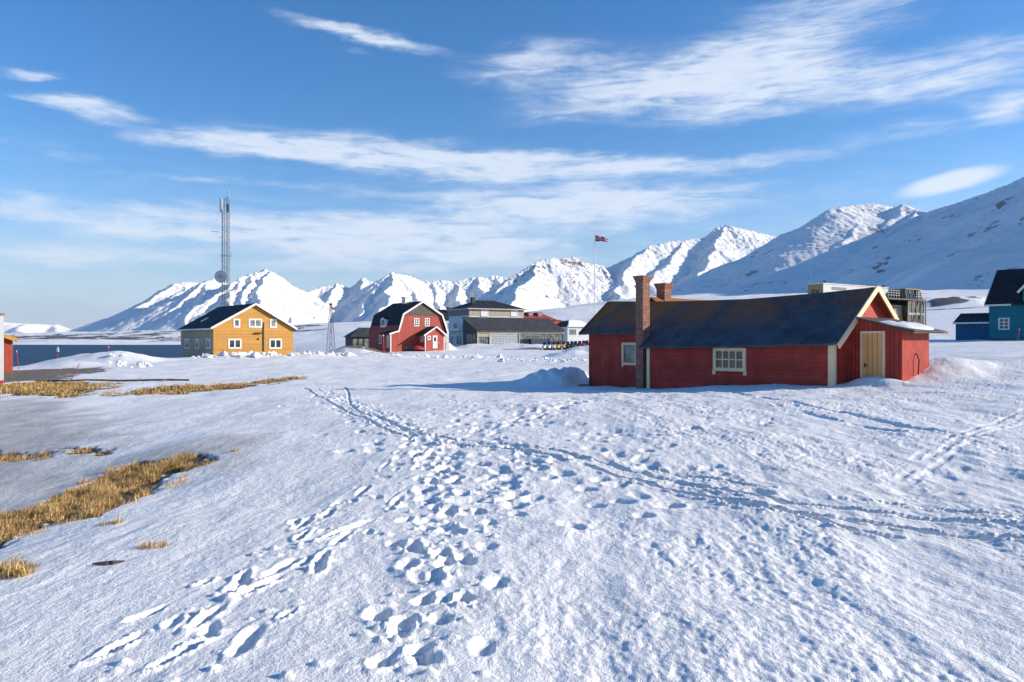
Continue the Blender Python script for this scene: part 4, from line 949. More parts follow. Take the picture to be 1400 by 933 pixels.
# --- the long service building: two-storey block and glazed hall
hal = Bld('glazed_hall', 652, 140, 30, .5, 'long dark hall with a sloping black roof and big front windows', 'hall')
W, Dp = 19.9, 6.0; zf = hal.z(452, 0, 0); zb = hal.z(434.3, 0, Dp)
m = MB(); m.pyz([(0, -.6), (0, zf - .15), (Dp, zb - .2), (Dp, -.6)], 0, W); hal.part(m, 'wall', M_DGREY)
m = MB(); m.pyz([(-.5, zf - .02), (Dp + .15, zb + .05), (Dp + .15, zb - .1), (-.5, zf - .2)], -.3, W + .3); hal.part(m, 'roof', M_GROOF)
zq = hal.z(456.2, 0, 0)
m = MB(); m.box(.0, W, -.12, -.003, zq, zf - .25); hal.part(m, 'fascia_board', M_BEIGE)
R = lambda u0, u1, v0, v1: hal.rect('f', 0, u0, u1, v0, v1)
def hz(r): return (r[0], r[1], -.1, zq - .03)
r = hz(R(653.5, 668, 457, 473)); hal.window('f', 0, (r[0], r[1], r[2], r[3] - .72), 4, 1, M_DGREY, M_GLASSG, fw=.1, mw=.08, label='glazed entrance with a pale blank sign above')
m = MB(); m.box(r[0], r[1], 0, .14, r[3] - .68, r[3] - .05, hal.wall_T('f', 0)); hal.part(m, 'sign_board', M_BEIGE)
r = hz(R(670.5, 709, 457, 473)); hal.window('f', 0, (r[0], r[1], .45, r[3]), 8, 6, M_PALE, M_BLIND, fw=.1, mw=.07)
r = hz(R(711, 768.5, 457, 473)); hal.window('f', 0, (r[0], r[1], 1.2, r[3]), 14, 3, M_DGREY, M_GLASSG, fw=.1, mw=.09)
m = MB()
for u in (652.8, 669.2, 710): 
    a = hal.fx(u); m.box(a - .14, a + .14, 0, .2, -.5, zq, hal.wall_T('f', 0))
hal.part(m, 'post', M_BEIGE)
hal.window('l', 0, hal.rect('l', 0, 637.5, 650.5, 457, 473), 3, 1, M_DGREY, M_GLASS, fw=.08, mw=.07)

blk = Bld('two_storey_block', 641.5, 148, 30, .5, 'pale two storey block with beige upper front and a low hipped roof', 'building')
W, Dp = 12.8, 9.7; zt = blk.z(423.3, 0, 0); zm = blk.z(431.5, 0, 0)
m = MB(); m.box(0, W, 0, Dp, -.8, zm); blk.part(m, 'wall', M_BLUEW)
m = MB(); m.box(-.06, W + .06, -.06, Dp + .06, zm + .002, zt); blk.part(m, 'upper_wall', M_BEIGE)
m = MB(); m.box(-.09, -.061, -.02, Dp + .05, zm + .0, zt - .01); blk.part(m, 'side_cladding', M_GREYW)
zr = blk.z(411.3, W * .3, Dp / 2)
m = MB(); m.loft([[(-.6, -.6, zt + .18), (W + .6, -.6, zt + .18), (W + .6, Dp + .6, zt + .18), (-.6, Dp + .6, zt + .18)], [(4.2, 4.6, zr), (W - 4.6, 4.6, zr), (W - 4.6, 5.0, zr), (4.2, 5.0, zr)]]); rf = blk.part(m, 'roof', M_BROOF)
m = MB(); m.box(-.62, W + .62, -.62, Dp + .62, zt + .001, zt + .178); m.build('eave_board', M_PALE, rf)
for (u0, u1) in ((657.5, 668), (698.3, 708.3)): blk.window('f', -.06, blk.rect('f', -.06, u0, u1, 424.3, 433.3), 1, 1, M_WHITE, M_WHITE, fw=.12, proud=.06, label='window closed with a plain white board')
m = MB(); m.box(2.0, 2.7, 2.6, 3.4, zt + .2, zr + .5); m.build('chimney', M_DGREY, rf)
m = MB(); m.box(5.2, 5.5, 3.2, 3.5, zt + .5, zr - .2); m.build('vent_pipe', M_DARK, rf)
for (u0, u1, v0, v1) in ((620.5, 625.5, 442.5, 451), (632, 635, 443, 451), (612.8 + 3, 618 + 1.5, 460, 471), (624.5, 631.5, 460, 472)):
    blk.window('l', 0, blk.rect('l', 0, u0, u1, v0, v1), 1, 1, M_PALE, M_GLASS, fw=.12)
m = MB(); z_ = blk.z(452.5, 0, 4); m.box(-2.0, -.001, .8, Dp, z_, z_ + .32); blk.part(m, 'canopy', M_CLUMP)
m = MB(); m.tube((-.15, 1.0, -.3), (-.15, 1.0, z_), .09); m.tube((-1.8, 1.0, -.3), (-1.8, 1.0, z_), .09); m.tube((-1.8, Dp - .5, -.3), (-1.8, Dp - .5, z_), .09); blk.part(m, 'canopy_post', M_PALE)

bk = Bld('dark_roofed_wing', 600, 165, 30, .8, 'low white wing with a dark pitched roof behind the two storey block', 'building')
m = MB(); m.box(0, 8.5, 0, 7, -.6, bk.z(438, 0, 0)); bk.part(m, 'wall', M_BLUEW)
m = MB(); ze_ = bk.z(438, 0, 0); m.pyz([(-.4, ze_), (3.5, bk.z(424.2, 4, 3.5)), (7.4, ze_)], -.3, 8.8); rf = bk.part(m, 'roof', M_BROOF)
m = MB(); m.box(3.2, 3.8, 2.2, 2.9, ze_ + 1, bk.z(420.5, 4, 2.5)); m.build('chimney', M_DGREY, rf)
for u in (605, 612): bk.window('f', 0, bk.rect('f', 0, u, u + 4, 442, 450), 1, 1, M_PALE, M_GLASS, fw=.12)

# --- red building and white shed behind
rb = Bld('red_roofed_building', 716, 196, 30, 1.6, 'distant red building with red sheet roof and two small dormers', 'building')
zt = rb.z(436, 0, 0)
m = MB(); m.box(0, 10.5, 0, 7, -1, zt - .4); rb.part(m, 'wall', M_REDH)
m = MB(); m.loft([[(-.5, -.5, zt - .4), (11, -.5, zt - .4), (11, 7.5, zt - .4), (-.5, 7.5, zt - .4)], [(1.5, 3.2, zt + 1.6), (7.5, 3.2, zt + 1.6), (7.5, 3.8, zt + 1.6), (1.5, 3.8, zt + 1.6)]]); rf = rb.part(m, 'roof', M_REDR)
for x in (2.2, 5.2):
    m = MB(); m.box(x, x + 1.5, 1.2, 3.4, zt, zt + 1.75); d = m.build('dormer', M_REDR, rf); MB().box(x + .2, x + 1.3, 1.17, 1.199, zt + .9, zt + 1.5).build('pane', M_BLIND, d)
wing = MB(); wing.pyz([(.2, -1), (.2, rb.z(441.5, 12, 0)), (3.5, rb.z(437.5, 12, 0)), (6.5, rb.z(441.5, 12, 0)), (6.5, -1)], 10.501, 14.2); rb.part(wing, 'wing', M_REDH)
rb.window('f', 0, (2, 3.2, zt - 2.2, zt - .9), 2, 1, M_WHITE, M_GLASS); rb.window('f', 0, (6, 7.2, zt - 2.2, zt - .9), 2, 1, M_WHITE, M_GLASS)

ws = Bld('white_shed', 776, 172, 30, 1.4, 'white shed under a thick snow covered roof near the snowmobiles', 'shed')
Wd = 7.2; ze_ = ws.z(447.5, 0, 0); zr = ws.z(438, 3, 3)
m = MB(); m.box(0, Wd, 0, 6, -1, ze_); ws.part(m, 'wall', M_BLUEW)
m = MB(); m.loft([[(-.5, -.5, ze_ + .01), (Wd + .4, -.5, ze_ + .01), (Wd + .4, 6.5, ze_ + .01), (-.5, 6.5, ze_ + .01)], [(1.6, 1.8, zr - .3), (Wd - 1.8, 1.8, zr - .3), (Wd - 1.8, 4.2, zr - .3), (1.6, 4.2, zr - .3)], [(2.4, 2.6, zr), (Wd - 2.6, 2.6, zr), (Wd - 2.6, 3.4, zr), (2.4, 3.4, zr)]]); ws.part(m, 'roof', M_CLUMP, smooth=False)
m = MB(); m.loft([[(-.6, -.6, ze_ - .05), (-.6, 6.6, ze_ - .05), (.1, 6.3, ze_ + .08), (.1, -.3, ze_ + .08)], [(1.35, 1.5, zr - .35), (1.35, 4.5, zr - .35), (1.6, 4.2, zr - .28), (1.6, 1.8, zr - .28)]]); ws.part(m, 'roof_edge', M_GROOF)
ws.window('f', 0, ws.rect('f', 0, 777.5 + 1, 787.5, 451, 458.5), 1, 1, M_GREYW, M_GLASSG, fw=.2)
ws.window('f', 0, ws.rect('f', 0, 795, 801, 451, 458.5), 1, 1, M_GREYW, M_GLASS, fw=.2)

# --- container
ct = Bld('steel_container', 727, 128, 12, .6, 'blue grey steel container parked before the glazed hall', 'container')
m = MB(); m.box(0, 3.2, 0, 2.4, .05, 1.45); ct.part(m, 'body', M_CONT)
m = MB()
for x in (0, 3.2):
    for y in (0, 2.4): m.box(x - .06, x + .06, y - .06, y + .06, -.3, 1.5)
ct.part(m, 'corner_post', M_CONT)
m = MB(); m.box(-1.6, -.1, .1, 2.3, .1, 1.40); ct.part(m, 'dark_left_side', M_DARK)  # black box set against the container's left side

# --- modern laboratory with lookout deck, behind the cabin
lab = Bld('laboratory', 1125.7, 92, 33, 1.6, 'modern pale laboratory with yellow timber ends behind the red cabin roof', 'building')
zt = lab.z(389, 0, 0); zb = lab.z(409, 0, 0)
xr = lab.fx(1214, 0)
yb = lab.sy(1105, 0)
m = MB(); m.box(0, xr, 0, yb, zb - .3, zt); m.box(9.0, xr, yb - .01, 6.0, zb - .3, zt - .4); lab.part(m, 'upper_storey', M_PALE)
m = MB(); m.box(1.0, xr + 3.0, -1.2, 6, -1, zb - .35); lab.part(m, 'lower_storey', M_BEIGE)
m = MB(); m.box(-.06, -.002, 0, yb, zb - .3, zt + .05); lab.part(m, 'end_cladding', M_TAN)
lab.window('l', -.06, (yb * .2, yb * .82, zb - .1, zt - .5), 2, 1, M_ORANGE, M_GLASS, fw=.1)
m = MB(); m.box(-.1, xr + .05, -.08, yb + .05, zt + .052, zt + .14); lab.part(m, 'roof', M_WHITE)
for u, hh in ((1127.5, .35), (1208, .35)):
    a = lab.fx(u, 1); m = MB(); m.tube((a, 1, zt + .1), (a, 1, zt + .1 + hh), .13); m.tube((a, 1, zt + .1 + hh), (a, 1, zt + .2 + hh), .19); lab.part(m, 'roof_vent', M_DARK)
r = lab.rect('f', 0, 1137, 1157, 393.5, 397.5); m = MB(); m.box(r[0], r[1], 0, .03, r[2], r[3], lab.wall_T('f', 0)); lab.part(m, 'louvre', M_GREYW)
x0_, x1_ = lab.fx(1198, -1.2), lab.fx(1233, -1.2); zs = lab.z(417.5, x0_, -1.2)
m = MB(); m.pyz([(-1.7, zs), (.3, zs + .85), (.3, zs + .75), (-1.7, zs - .12)], x0_ - 3, x1_); lab.part(m, 'lower_roof', M_GROOF)
m = MB(); m.box(x0_ - 3, x1_ - .05, -1.25, 0, zs - 2.6, zs - .1); lab.part(m, 'window_bay', M_TAN)
wb = (x1_ - x0_) / 3
for k in range(3): lab.window('f', -1.25, (x0_ + k * wb, x0_ + (k + .78) * wb, zs - 1.25, zs - .25), 1, 1, M_ORANGE, M_BLIND, fw=.05)
# lookout tower of slanting glass with the deck round it
tx0, tx1 = lab.fx(1230, -1), lab.fx(1252, -1); zd = lab.z(410.3, tx0, -1); zt2 = lab.z(397, tx0, -1); zb0 = lab.z(438, tx0, -1)
m = MB(); m.loft([[(tx0 + .8, -1.6, zb0 - 2), (tx1 + .6, -1.6, zb0 - 2), (tx1 + .6, 2, zb0 - 2), (tx0 + .8, 2, zb0 - 2)], [(tx0 - .1, -2.2, zd - .2), (tx1 - .1, -2.2, zd - .2), (tx1 - .1, 2, zd - .2), (tx0 - .1, 2, zd - .2)]]); tw = lab.part(m, 'lookout_glass', M_GLASS)
m = MB()
for k in range(5):
    f = k / 4; a = (tx0 + .8) * (1 - f) + (tx1 + .6) * f; b_ = (tx0 - .1) * (1 - f) + (tx1 - .1) * f
    m.bar((a, -1.63, zb0 - 2), (b_, -2.23, zd - .2), .11 if k in (0, 4) else .06, .06, up=(0, -1, 0))
m.build('mullions', M_TAN, tw)
hh_ = zd - .2 - zb0 + 2
m = MB(); f = .62; m.bar((tx0 + .8 - .9 * f, -1.64 - .6 * f, zb0 - 2 + hh_ * f), (tx1 + .6 - .7 * f, -1.64 - .6 * f, zb0 - 2 + hh_ * f), .05, .30); m.build('glass_band', M_BLIND, tw)
m = MB(); m.loft([[(tx0 - .1, -2.0, zd), (tx1, -2.0, zd), (tx1, 1.6, zd), (tx0 - .1, 1.6, zd)], [(tx0 - .1, -1.8, zt2), (tx1 - .5, -1.8, zt2), (tx1 - .5, 1.6, zt2), (tx0 - .1, 1.6, zt2)]]); tp = lab.part(m, 'lookout_cabin', M_GLASS)
m = MB()
for k in range(5):
    f = k / 4; a = tx0 - .1 + (tx1 - tx0 + .1) * f; m.bar((a, -2.03, zd), (a - .5 * f, -1.83, zt2), .12 if k == 4 else .06, .06, up=(0, -1, 0))
m.box(tx0 - .3, tx1 - .4, -2.0, 1.8, zt2 + .001, zt2 + .12); m.build('mullions', M_TAN, tp)
dx0, dx1 = lab.fx(1215, -2.6), lab.fx(1267, -2.6)
m = MB(); m.box(dx0, dx1, -2.6, 2.4, zd - .17, zd - .004); dk = lab.part(m, 'deck', M_DWOOD)
m = MB(); n_ = 16
for k in range(n_):
    a = dx0 + .03 + (dx1 - dx0 - .06) * k / (n_ - 1)
    if k < 5 or k > 10: m.box(a - .018, a + .018, -2.58, -2.55, zd, zd + 1.0)
w3 = (dx1 - dx0) * .29
for h in (.35, .66, .97): m.box(dx0, dx0 + w3, -2.585, -2.545, zd + h, zd + h + .04); m.box(dx1 - w3, dx1, -2.585, -2.545, zd + h, zd + h + .04)
for k in range(5): m.box(dx1 - .05, dx1 - .02, -2.5 + k * 1.1, -2.47 + k * 1.1, zd, zd + 1.0)
m.box(dx1 - .055, dx1 - .015, -2.52, 2.3, zd + .971, zd + 1.01); m.build('railing', M_PALE, dk)
m = MB()
for u in (1259, 1265.5): a = lab.fx(u, -2.4); m.tube((a, -2.4, -1.5), (a, -2.4, zd - .17), .08)
a = lab.fx(1263, 1.8); m.tube((a, 1.8, -1.5), (a, 1.8, zd - .17), .08)
m.build('deck_post', M_STEEL, dk)
m = MB(); m.box(dx1 - 1.5, dx1 - 1.0, -2.2, -1.7, zd, zd + 1.25); m.build('instrument_box', M_DWOOD, dk)
m = MB(); X, Y = lab.w(-.3, 3); m.tube((0, 0, 0), (0, 0, 2.4), .022, .012, n=6); a_ = m.build('whip_antenna', M_STEEL, lab.root); a_.location = (.25, yb - .1, zt + .1); a_.scale = (1, 1, 1.3)

# --- teal house on the right and its annexe
tl = Bld('teal_house', 1352, 64, -47, 1.55, 'teal timber house with steep black roof cut off by the right picture edge')
ze_ = tl.z(413.5, 0, 0); W = 8.5; Dp = 7.0
yr = 3.5; zr = tl.z(371, .0, 3.5)
m = MB(); m.pyz([(0, .35), (0, ze_), (yr, zr - .15), (2 * yr, ze_), (2 * yr, .35)], 0, W); tl.part(m, 'wall', M_TEAL)
m = MB(); m.box(.05, W, .06, 2 * yr, -1, .36); tl.part(m, 'foundation', M_CONC if False else M_DWOOD)
s3 = (zr - ze_) / yr
m = MB(); m.pyz([(-.35, ze_ - .35 * s3 + .08), (yr, zr + .08), (2 * yr + .35, ze_ - .35 * s3 + .08), (2 * yr + .35, ze_ - .35 * s3 - .06), (yr, zr - .06), (-.35, ze_ - .35 * s3 - .06)], -.22, W + .3); tl.part(m, 'roof', M_BROOF)
m = MB(); m.bar((-.25, -.36, ze_ - .35 * s3 + .0), (-.25, yr, zr + .02), .05, .18, up=(0, -.7, .7)); m.bar((-.252, yr, zr + .02), (-.252, 2 * yr + .36, ze_ - .35 * s3), .05, .18, up=(0, .7, .7)); tl.part(m, 'barge_board', M_WHITE)
m = MB(); m.box(-.2, 1.72, -.42, -.36, ze_ - .42 * s3 - .05, ze_ - .42 * s3 + .10); tl.part(m, 'fascia_board', M_WHITE)
tl.window('f', 0, tl.rect('f', 0, 1365, 1380.3, 435.3, 451.8), 2, 3, M_WHITE, M_GLASS, fw=.11, mw=.07)
gx = tl.fx(1394.5, -.1); gw = 3.4; zg = ze_ + 1.0
m = MB(); m.pxz([(gx + .2, ze_ - 1.2), (gx + .2, zg), (gx + gw / 2, zg + 1.9), (gx + gw, zg), (gx + gw, ze_ - 1.2)], -.12, 3.2); tl.part(m, 'cross_gable', M_TEAL)
m = MB(); gable_roof(tl, m, gx + .2, gx + gw, -.4, 3.4, zg + .05, zg + 2.0, .3, .1); tl.part(m, 'cross_gable_roof', M_BROOF)
m = MB(); m.bar((gx - .1, -.43, zg - .32), (gx + .1 + gw / 2, -.43, zg + 1.93), .05, .18, up=(-.7, 0, .7)); m.bar((gx + .1 + gw / 2, -.432, zg + 1.93), (gx + gw + .3, -.432, zg - .32), .05, .18, up=(.7, 0, .7)); tl.part(m, 'cross_gable_trim', M_WHITE)
tl.window('f', -.12, (gx + 1.1, gx + 2.3, ze_ - .4, ze_ + .9), 2, 3, M_WHITE, M_GLASS, fw=.1, mw=.06)
an = Bld('blue_annexe', 1352, 64, -47, 1.55, 'low dark blue outbuilding adjoining the teal house', 'outbuilding')
ax0 = an.fx(1306.5, .6); za0 = an.z(440.8, -1.3, .6); za1 = an.z(429.3, -1.3, 2.6)
m = MB(); m.pyz([(.6, -1), (.6, za0 - .05), (2.6, za1 - .12), (4.6, za0 - .05), (4.6, -1)], ax0, -.03); an.part(m, 'wall', M_TEALD)
m = MB(); s4 = (za1 - za0) / 2; m.pyz([(.35, za0 - .25 * s4 + .06), (2.6, za1 + .04), (4.85, za0 - .25 * s4 + .06), (4.85, za0 - .25 * s4 - .04), (2.6, za1 - .06), (.35, za0 - .25 * s4 - .04)], ax0 - .15, -.04); an.part(m, 'roof', M_BROOF)
m = MB()
for k in range(5):
    a = ax0 + .3 + k * .55
    if a < -.3: m.bar((a, .55, za0 + .04), (a + .02, 2.3, za1 - .13), .07, .05)
an.part(m, 'snow_guard', M_DWOOD)
m = MB(); m.box(ax0 - .16, -.04, .30, .345, za0 - .25 * s4 - .08, za0 - .25 * s4 + .07); an.part(m, 'fascia_board', M_WHITE)

# --- buildings cut by the left picture edge
es = Bld('pale_boarded_hut', 5.2, 40, 42, -1.2, 'pale grey boarded corner with red base at the extreme left edge', 'hut')
m = MB(); m.box(-4, 0, 0, 4, .75, 3.1 + 1.2 - .0); es.part(m, 'wall', M_PALE)
m = MB(); m.box(-4, -.03, .02, 4, -.6, .751); es.part(m, 'base_wall', M_REDV)
m = MB(); m.box(-4, .04, -.04, 4, 4.301, 4.42); es.part(m, 'roof', M_GREYW)
rs = Bld('small_red_shed', 17.5, 58, 37, -1.0, 'small red shed with ochre roof edge by the shore at far left', 'shed')
zt = rs.z(464, 0, 0); 
rs.root.location.x = (17.5 - 700) / F * 58
m = MB(); m.pxz([(-5, -1), (-5, zt), (-2.5, zt + .95), (0, zt), (0, -1)], 0, 3.2); rs.part(m, 'wall', M_REDH)
m = MB(); gable_roof(rs, m, -5, 0, -.3, 3.5, zt + .05, zt + 1.05, .3, .1); rs.part(m, 'roof', M_GROOF)
m = MB(); s5 = 1.0 / 2.5; m.bar((-5.3, -.33, zt - .12), (-2.5, -.33, zt + .99), .05, .3, up=(-.4, 0, .9)); m.bar((-2.5, -.332, zt + .99), (.32, -.332, zt - .12), .05, .3, up=(.4, 0, .9)); m.box(.28, .33, -.3, 3.5, zt - .25, zt - .02); rs.part(m, 'barge_board', M_ORANGE)

# ------------------------------------------------------------------ masts, flag, marker poles
def lattice(m, cx, cy, w0, w1, z0, z1, n, rl, rb, legs=3, rot=.3):
    def P(k, f): a = rot + 2 * math.pi * k / legs; r = (w0 * (1 - f) + w1 * f) / (2 * math.sin(math.pi / legs)); return Vector((cx + r * math.cos(a), cy + r * math.sin(a), z0 + (z1 - z0) * f))
    for k in range(legs): m.tube(P(k, 0), P(k, 1), rl, n=5)
    for i in range(n):
        f0, f1 = i / n, (i + 1) / n
        for k in range(legs):
            k2 = (k + 1) % legs
            m.tube(P(k, f0), P(k2, f1), rb, n=4) if i % 2 else m.tube(P(k2, f0), P(k, f1), rb, n=4)
            m.tube(P(k, f1), P(k2, f1), rb, n=4)
D_T = 128; X_T = (308.2 - 700) / F * D_T
zt_ = H + (HOR - 271) / F * D_T; gz_t = gz(X_T, D_T)
tw = empty('communication_mast', (X_T, D_T, gz_t), 0, 'tall twin lattice communication mast with dish and panel antennas behind the ochre house', 'mast')
Zt = lambda v: H + (HOR - v) / F * D_T - gz_t
for dx in (-.42, .42):
    m = MB(); lattice(m, dx, 0, .50, .50, -.5, Zt(272 if dx < 0 else 270), 46, .045, .022, 3, .2 if dx < 0 else .9); m.build('lattice_column', M_STEEL, tw)
m = MB()
for k in range(14): z_ = 1 + k * (Zt(275) - 2) / 13; m.box(-.45, .45, -.02, .02, z_, z_ + .05)
m.build('cross_bar', M_STEEL, tw)
m = MB()
R_ = 8.2 / F * D_T; cz = Zt(379.5); cx_ = -.45
rings = []
for f in (0, .35, .7, 1.0): rings.append([(cx_ + R_ * f * math.cos(a) + .0, -.9 - .35 * f * f + .35, cz + R_ * f * math.sin(a)) for a in np.linspace(0, 2 * math.pi, 25)[:-1]] if f else [(cx_ + .02 * math.cos(a), -.55, cz + .02 * math.sin(a)) for a in np.linspace(0, 2 * math.pi, 25)[:-1]])
m.loft(rings, caps=False); m.loft([[(x, y + .05, z) for x, y, z in r] for r in rings], caps=False)
di = m.build('dish', M_WHITE, tw, smooth=True)
m = MB()
for a in np.linspace(0, 2 * math.pi, 17)[:-1]: m.tube((cx_ + R_ * math.cos(a), -.92, cz + R_ * math.sin(a)), (cx_ + R_ * math.cos(a + .393), -.92, cz + R_ * math.sin(a + .393)), .035, n=4)
for a in (0, .785, 1.571, 2.356): m.tube((cx_ + R_ * math.cos(a), -.94, cz + R_ * math.sin(a)), (cx_ - R_ * math.cos(a), -.94, cz - R_ * math.sin(a)), .022, n=4)
m.tube((cx_, -.6, cz), (cx_, -1.6, cz), .05); m.tube((cx_, -1.45, cz), (cx_, -1.6, cz), .16); m.build('dish_frame', M_STEEL, di)
m = MB(); m.box(-1.0, -.72, -.2, .1, Zt(291), Zt(273)); m.build('panel_antenna', M_WHITE, tw, bevel=.04)
m = MB(); m.box(-.62, -.42, -.4, -.15, Zt(288), Zt(272)); m.build('panel_antenna', M_WHITE, tw, bevel=.04)
m = MB(); m.box(.35, .6, -.3, 0, Zt(291), Zt(280)); m.build('radio_unit', M_DARK, tw)
m = MB(); m.tube((.62, 0, Zt(274)), (.72, 0, Zt(258)), .05, .03, n=6); m.build('whip_antenna', M_PALE, tw)
m = MB(); zq = Zt(325); m.bar((-.5, 0, zq), (-1.25, 0, zq), .06, .06); m.bar((-1.2, 0, zq), (-1.2, 0, Zt(318)), .06, .06); m.bar((-2.5, 0, Zt(317.4)), (-1.1, 0, Zt(318)), .08, .09)
for k in range(4): m.bar((-2.3 + k * .35, -.25, Zt(317.6)), (-2.3 + k * .35, .25, Zt(317.6)), .03, .03)
m.build('yagi_antenna', M_STEEL, tw)
m = MB(); zq = Zt(351); m.bar((-.9, -.1, zq), (1.1, -.1, zq), .07, .07); m.tube((1.05, -.1, zq - .1), (1.05, -.1, Zt(345)), .035, n=5); m.tube((-.85, -.1, zq - .1), (-.85, -.1, zq + .35), .035, n=5); m.build('side_antenna', M_STEEL, tw)
D_P = 122; X_P = (452.4 - 700) / F * D_P; g_ = gz(X_P, D_P)
py = empty('lattice_pylon', (X_P, D_P, g_), 0, 'short tapering rusty lattice pylon standing left of the red gambrel house', 'pylon')
m = MB(); zz = H + (HOR - 418) / F * D_P - g_; lattice(m, 0, 0, 1.10, .30, -.4, zz, 8, .038, .018, 4, .5); m.build('lattice_frame', M_RUST, py)
m = MB(); z2 = H + (HOR - 411.5) / F * D_P - g_; m.tube((0, 0, zz - .2), (0, 0, z2), .06, .03); m.box(-.2, .2, -.2, .2, zz, zz + .3); m.build('mast_head', M_RUST, py)
D_F = 58; X_F = (813 - 700) / F * D_F; g_ = gz(X_F, D_F)
fp = empty('flagpole', (X_F, D_F, g_), 0, 'slender white flagpole rising behind the left end of the red cabin', 'flagpole')
ztop = H + (HOR - 321.5) / F * D_F - g_
m = MB(); m.tube((0, 0, -.3), (0, 0, ztop), .055, .03, n=10); m.build('pole', M_WHITE, fp)
m = MB(); m.tube((0, 0, ztop), (0, 0, ztop + .07), .05, .05, n=10); m.build('finial', M_ORANGE, fp)
m = MB(); m.tube((.07, 0, .8), (.06, 0, ztop - .1), .006, n=4); m.build('halyard', M_WHITE, fp)
FR, FW, FB = paint('flag_red', (.45, .03, .04), .8, var=.1), paint('flag_white', (.7, .7, .7), .8, var=.05), paint('flag_blue', (.02, .035, .16), .8, var=.1)
m = MB(); nx, nz = 44, 16; vs = []
for i in range(nx + 1):
    for k in range(nz + 1):
        f, h = i / nx, k / nz
        L_ = 1.02 * f; wd = .50 * (1 - .50 * f)
        vs.append((.05 + L_, .07 * math.sin(f * 13 + h * 2) * (f * 1.2) ** .6, -.16 * f - .05 * math.sin(f * 9) * f + (h - .5) * wd - .28))
b0 = len(m.v); m.v.extend(vs)
for i in range(nx):
    for k in range(nz):
        f, h = (i + .5) / nx, (k + .5) / nz
        if f > .72 and abs(h - .5) < (f - .72) * .9: continue
        a, c = abs(f - .36), abs(h - .5)
        mi = 2 if (a < .035 or c < .065) else 1 if (a < .075 or c < .13) else 0
        m.f.append((i * (nz + 1) + k, (i + 1) * (nz + 1) + k, (i + 1) * (nz + 1) + k + 1, i * (nz + 1) + k + 1)); m.m.append(mi)
fl = m.build('pennant_flag', [FR, FW, FB], None, smooth=True); fl.location = (X_F, D_F, ztop + g_); md = fl.modifiers.new('cloth_thickness', 'SOLIDIFY'); md.thickness = .004
prop(fl, 'narrow red flag with blue and white cross flying from the flagpole', 'flag')

def marker(u0, v0, u1, v1, y, label, flag=False, r=.022):
    p0, p1 = Vector(wpt(u0, v0, y)), Vector(wpt(u1, v1, y)); g = gz(p0.x, p0.y); p0.z = g - .2
    o = empty('marker_pole', tuple(Vector((p0.x, p0.y, g))), 0, label, 'marker pole', 'red marker poles in the snow')
    m = MB(); m.tube((0, 0, -.2), p1 - Vector((p0.x, p0.y, g)), r * y / 45, n=6); m.build('rod', M_SIGNRED, o)
    q = p1 - Vector((p0.x, p0.y, g)); m = MB(); m.tube(q * .90, q * .98, r * 1.25 * y / 45, n=6); m.build('reflector_band', M_WHITE, o)
    if flag:
        m = MB(); a = q * .82; m.box(a.x - .10, a.x + .10, a.y - .04, a.y + .04, a.z - .2, a.z + .2); m.build('sign_plate', M_WHITE, o)
        m = MB(); m.box(a.x - .102, a.x + .102, a.y - .042, a.y + .042, a.z - .28, a.z - .202); m.build('sign_plate', M_SIGNRED, o)
marker(93.5, 520, 109.5, 497, 43, 'red marker pole leaning strongly to the right beside the bare gravel')
marker(26.5, 499, 22.5, 479.5, 60, 'thin red marker pole leaning left beside the small red shed', r=.016)
marker(78.5, 488, 79, 474.5, 75, 'red marker pole with a white plate against the dark water', True, .016)
marker(148.5, 483, 148.5, 474, 78, 'short upright red marker pole behind the big snow bank', r=.016)
marker(301, 492, 305, 476, 78, 'dark red marker pole leaning at the foot of the ochre wall', r=.012)
marker(405, 486, 407.5, 472, 84, 'faint red marker pole right of the ochre house', r=.012)
marker(524.8, 482, 524, 458, 98, 'tall red marker pole in front of the gambrel house side wall', r=.03)
marker(599.8, 482, 600.2, 468.5, 100, 'grey shaded marker pole beside the white porch door', r=.018)
marker(1389.5, 467, 1394, 450, 57, 'red marker pole leaning right below the teal house window', r=.02)
marker(91, 507, 91.3, 502, 52, 'tiny red marker stub standing on the gravel road', r=.014)

# long timber edging lying along the gravel
a, b = ground_pt(48, 522.5), ground_pt(258, 521.5)
m = MB(); n_ = 9
P_ = [Vector((a[0] + (b[0] - a[0]) * k / n_, a[1] + (b[1] - a[1]) * k / n_, 0)) for k in range(n_ + 1)]
for p in P_: p.z = gz(p.x, p.y) + .03
for p, q in zip(P_[:-1], P_[1:]): m.bar(p, q, .14, .13)
prop(m.build('timber_edging', M_DWOOD), 'long low weathered timber edging lying along the bare gravel at left', 'timber')

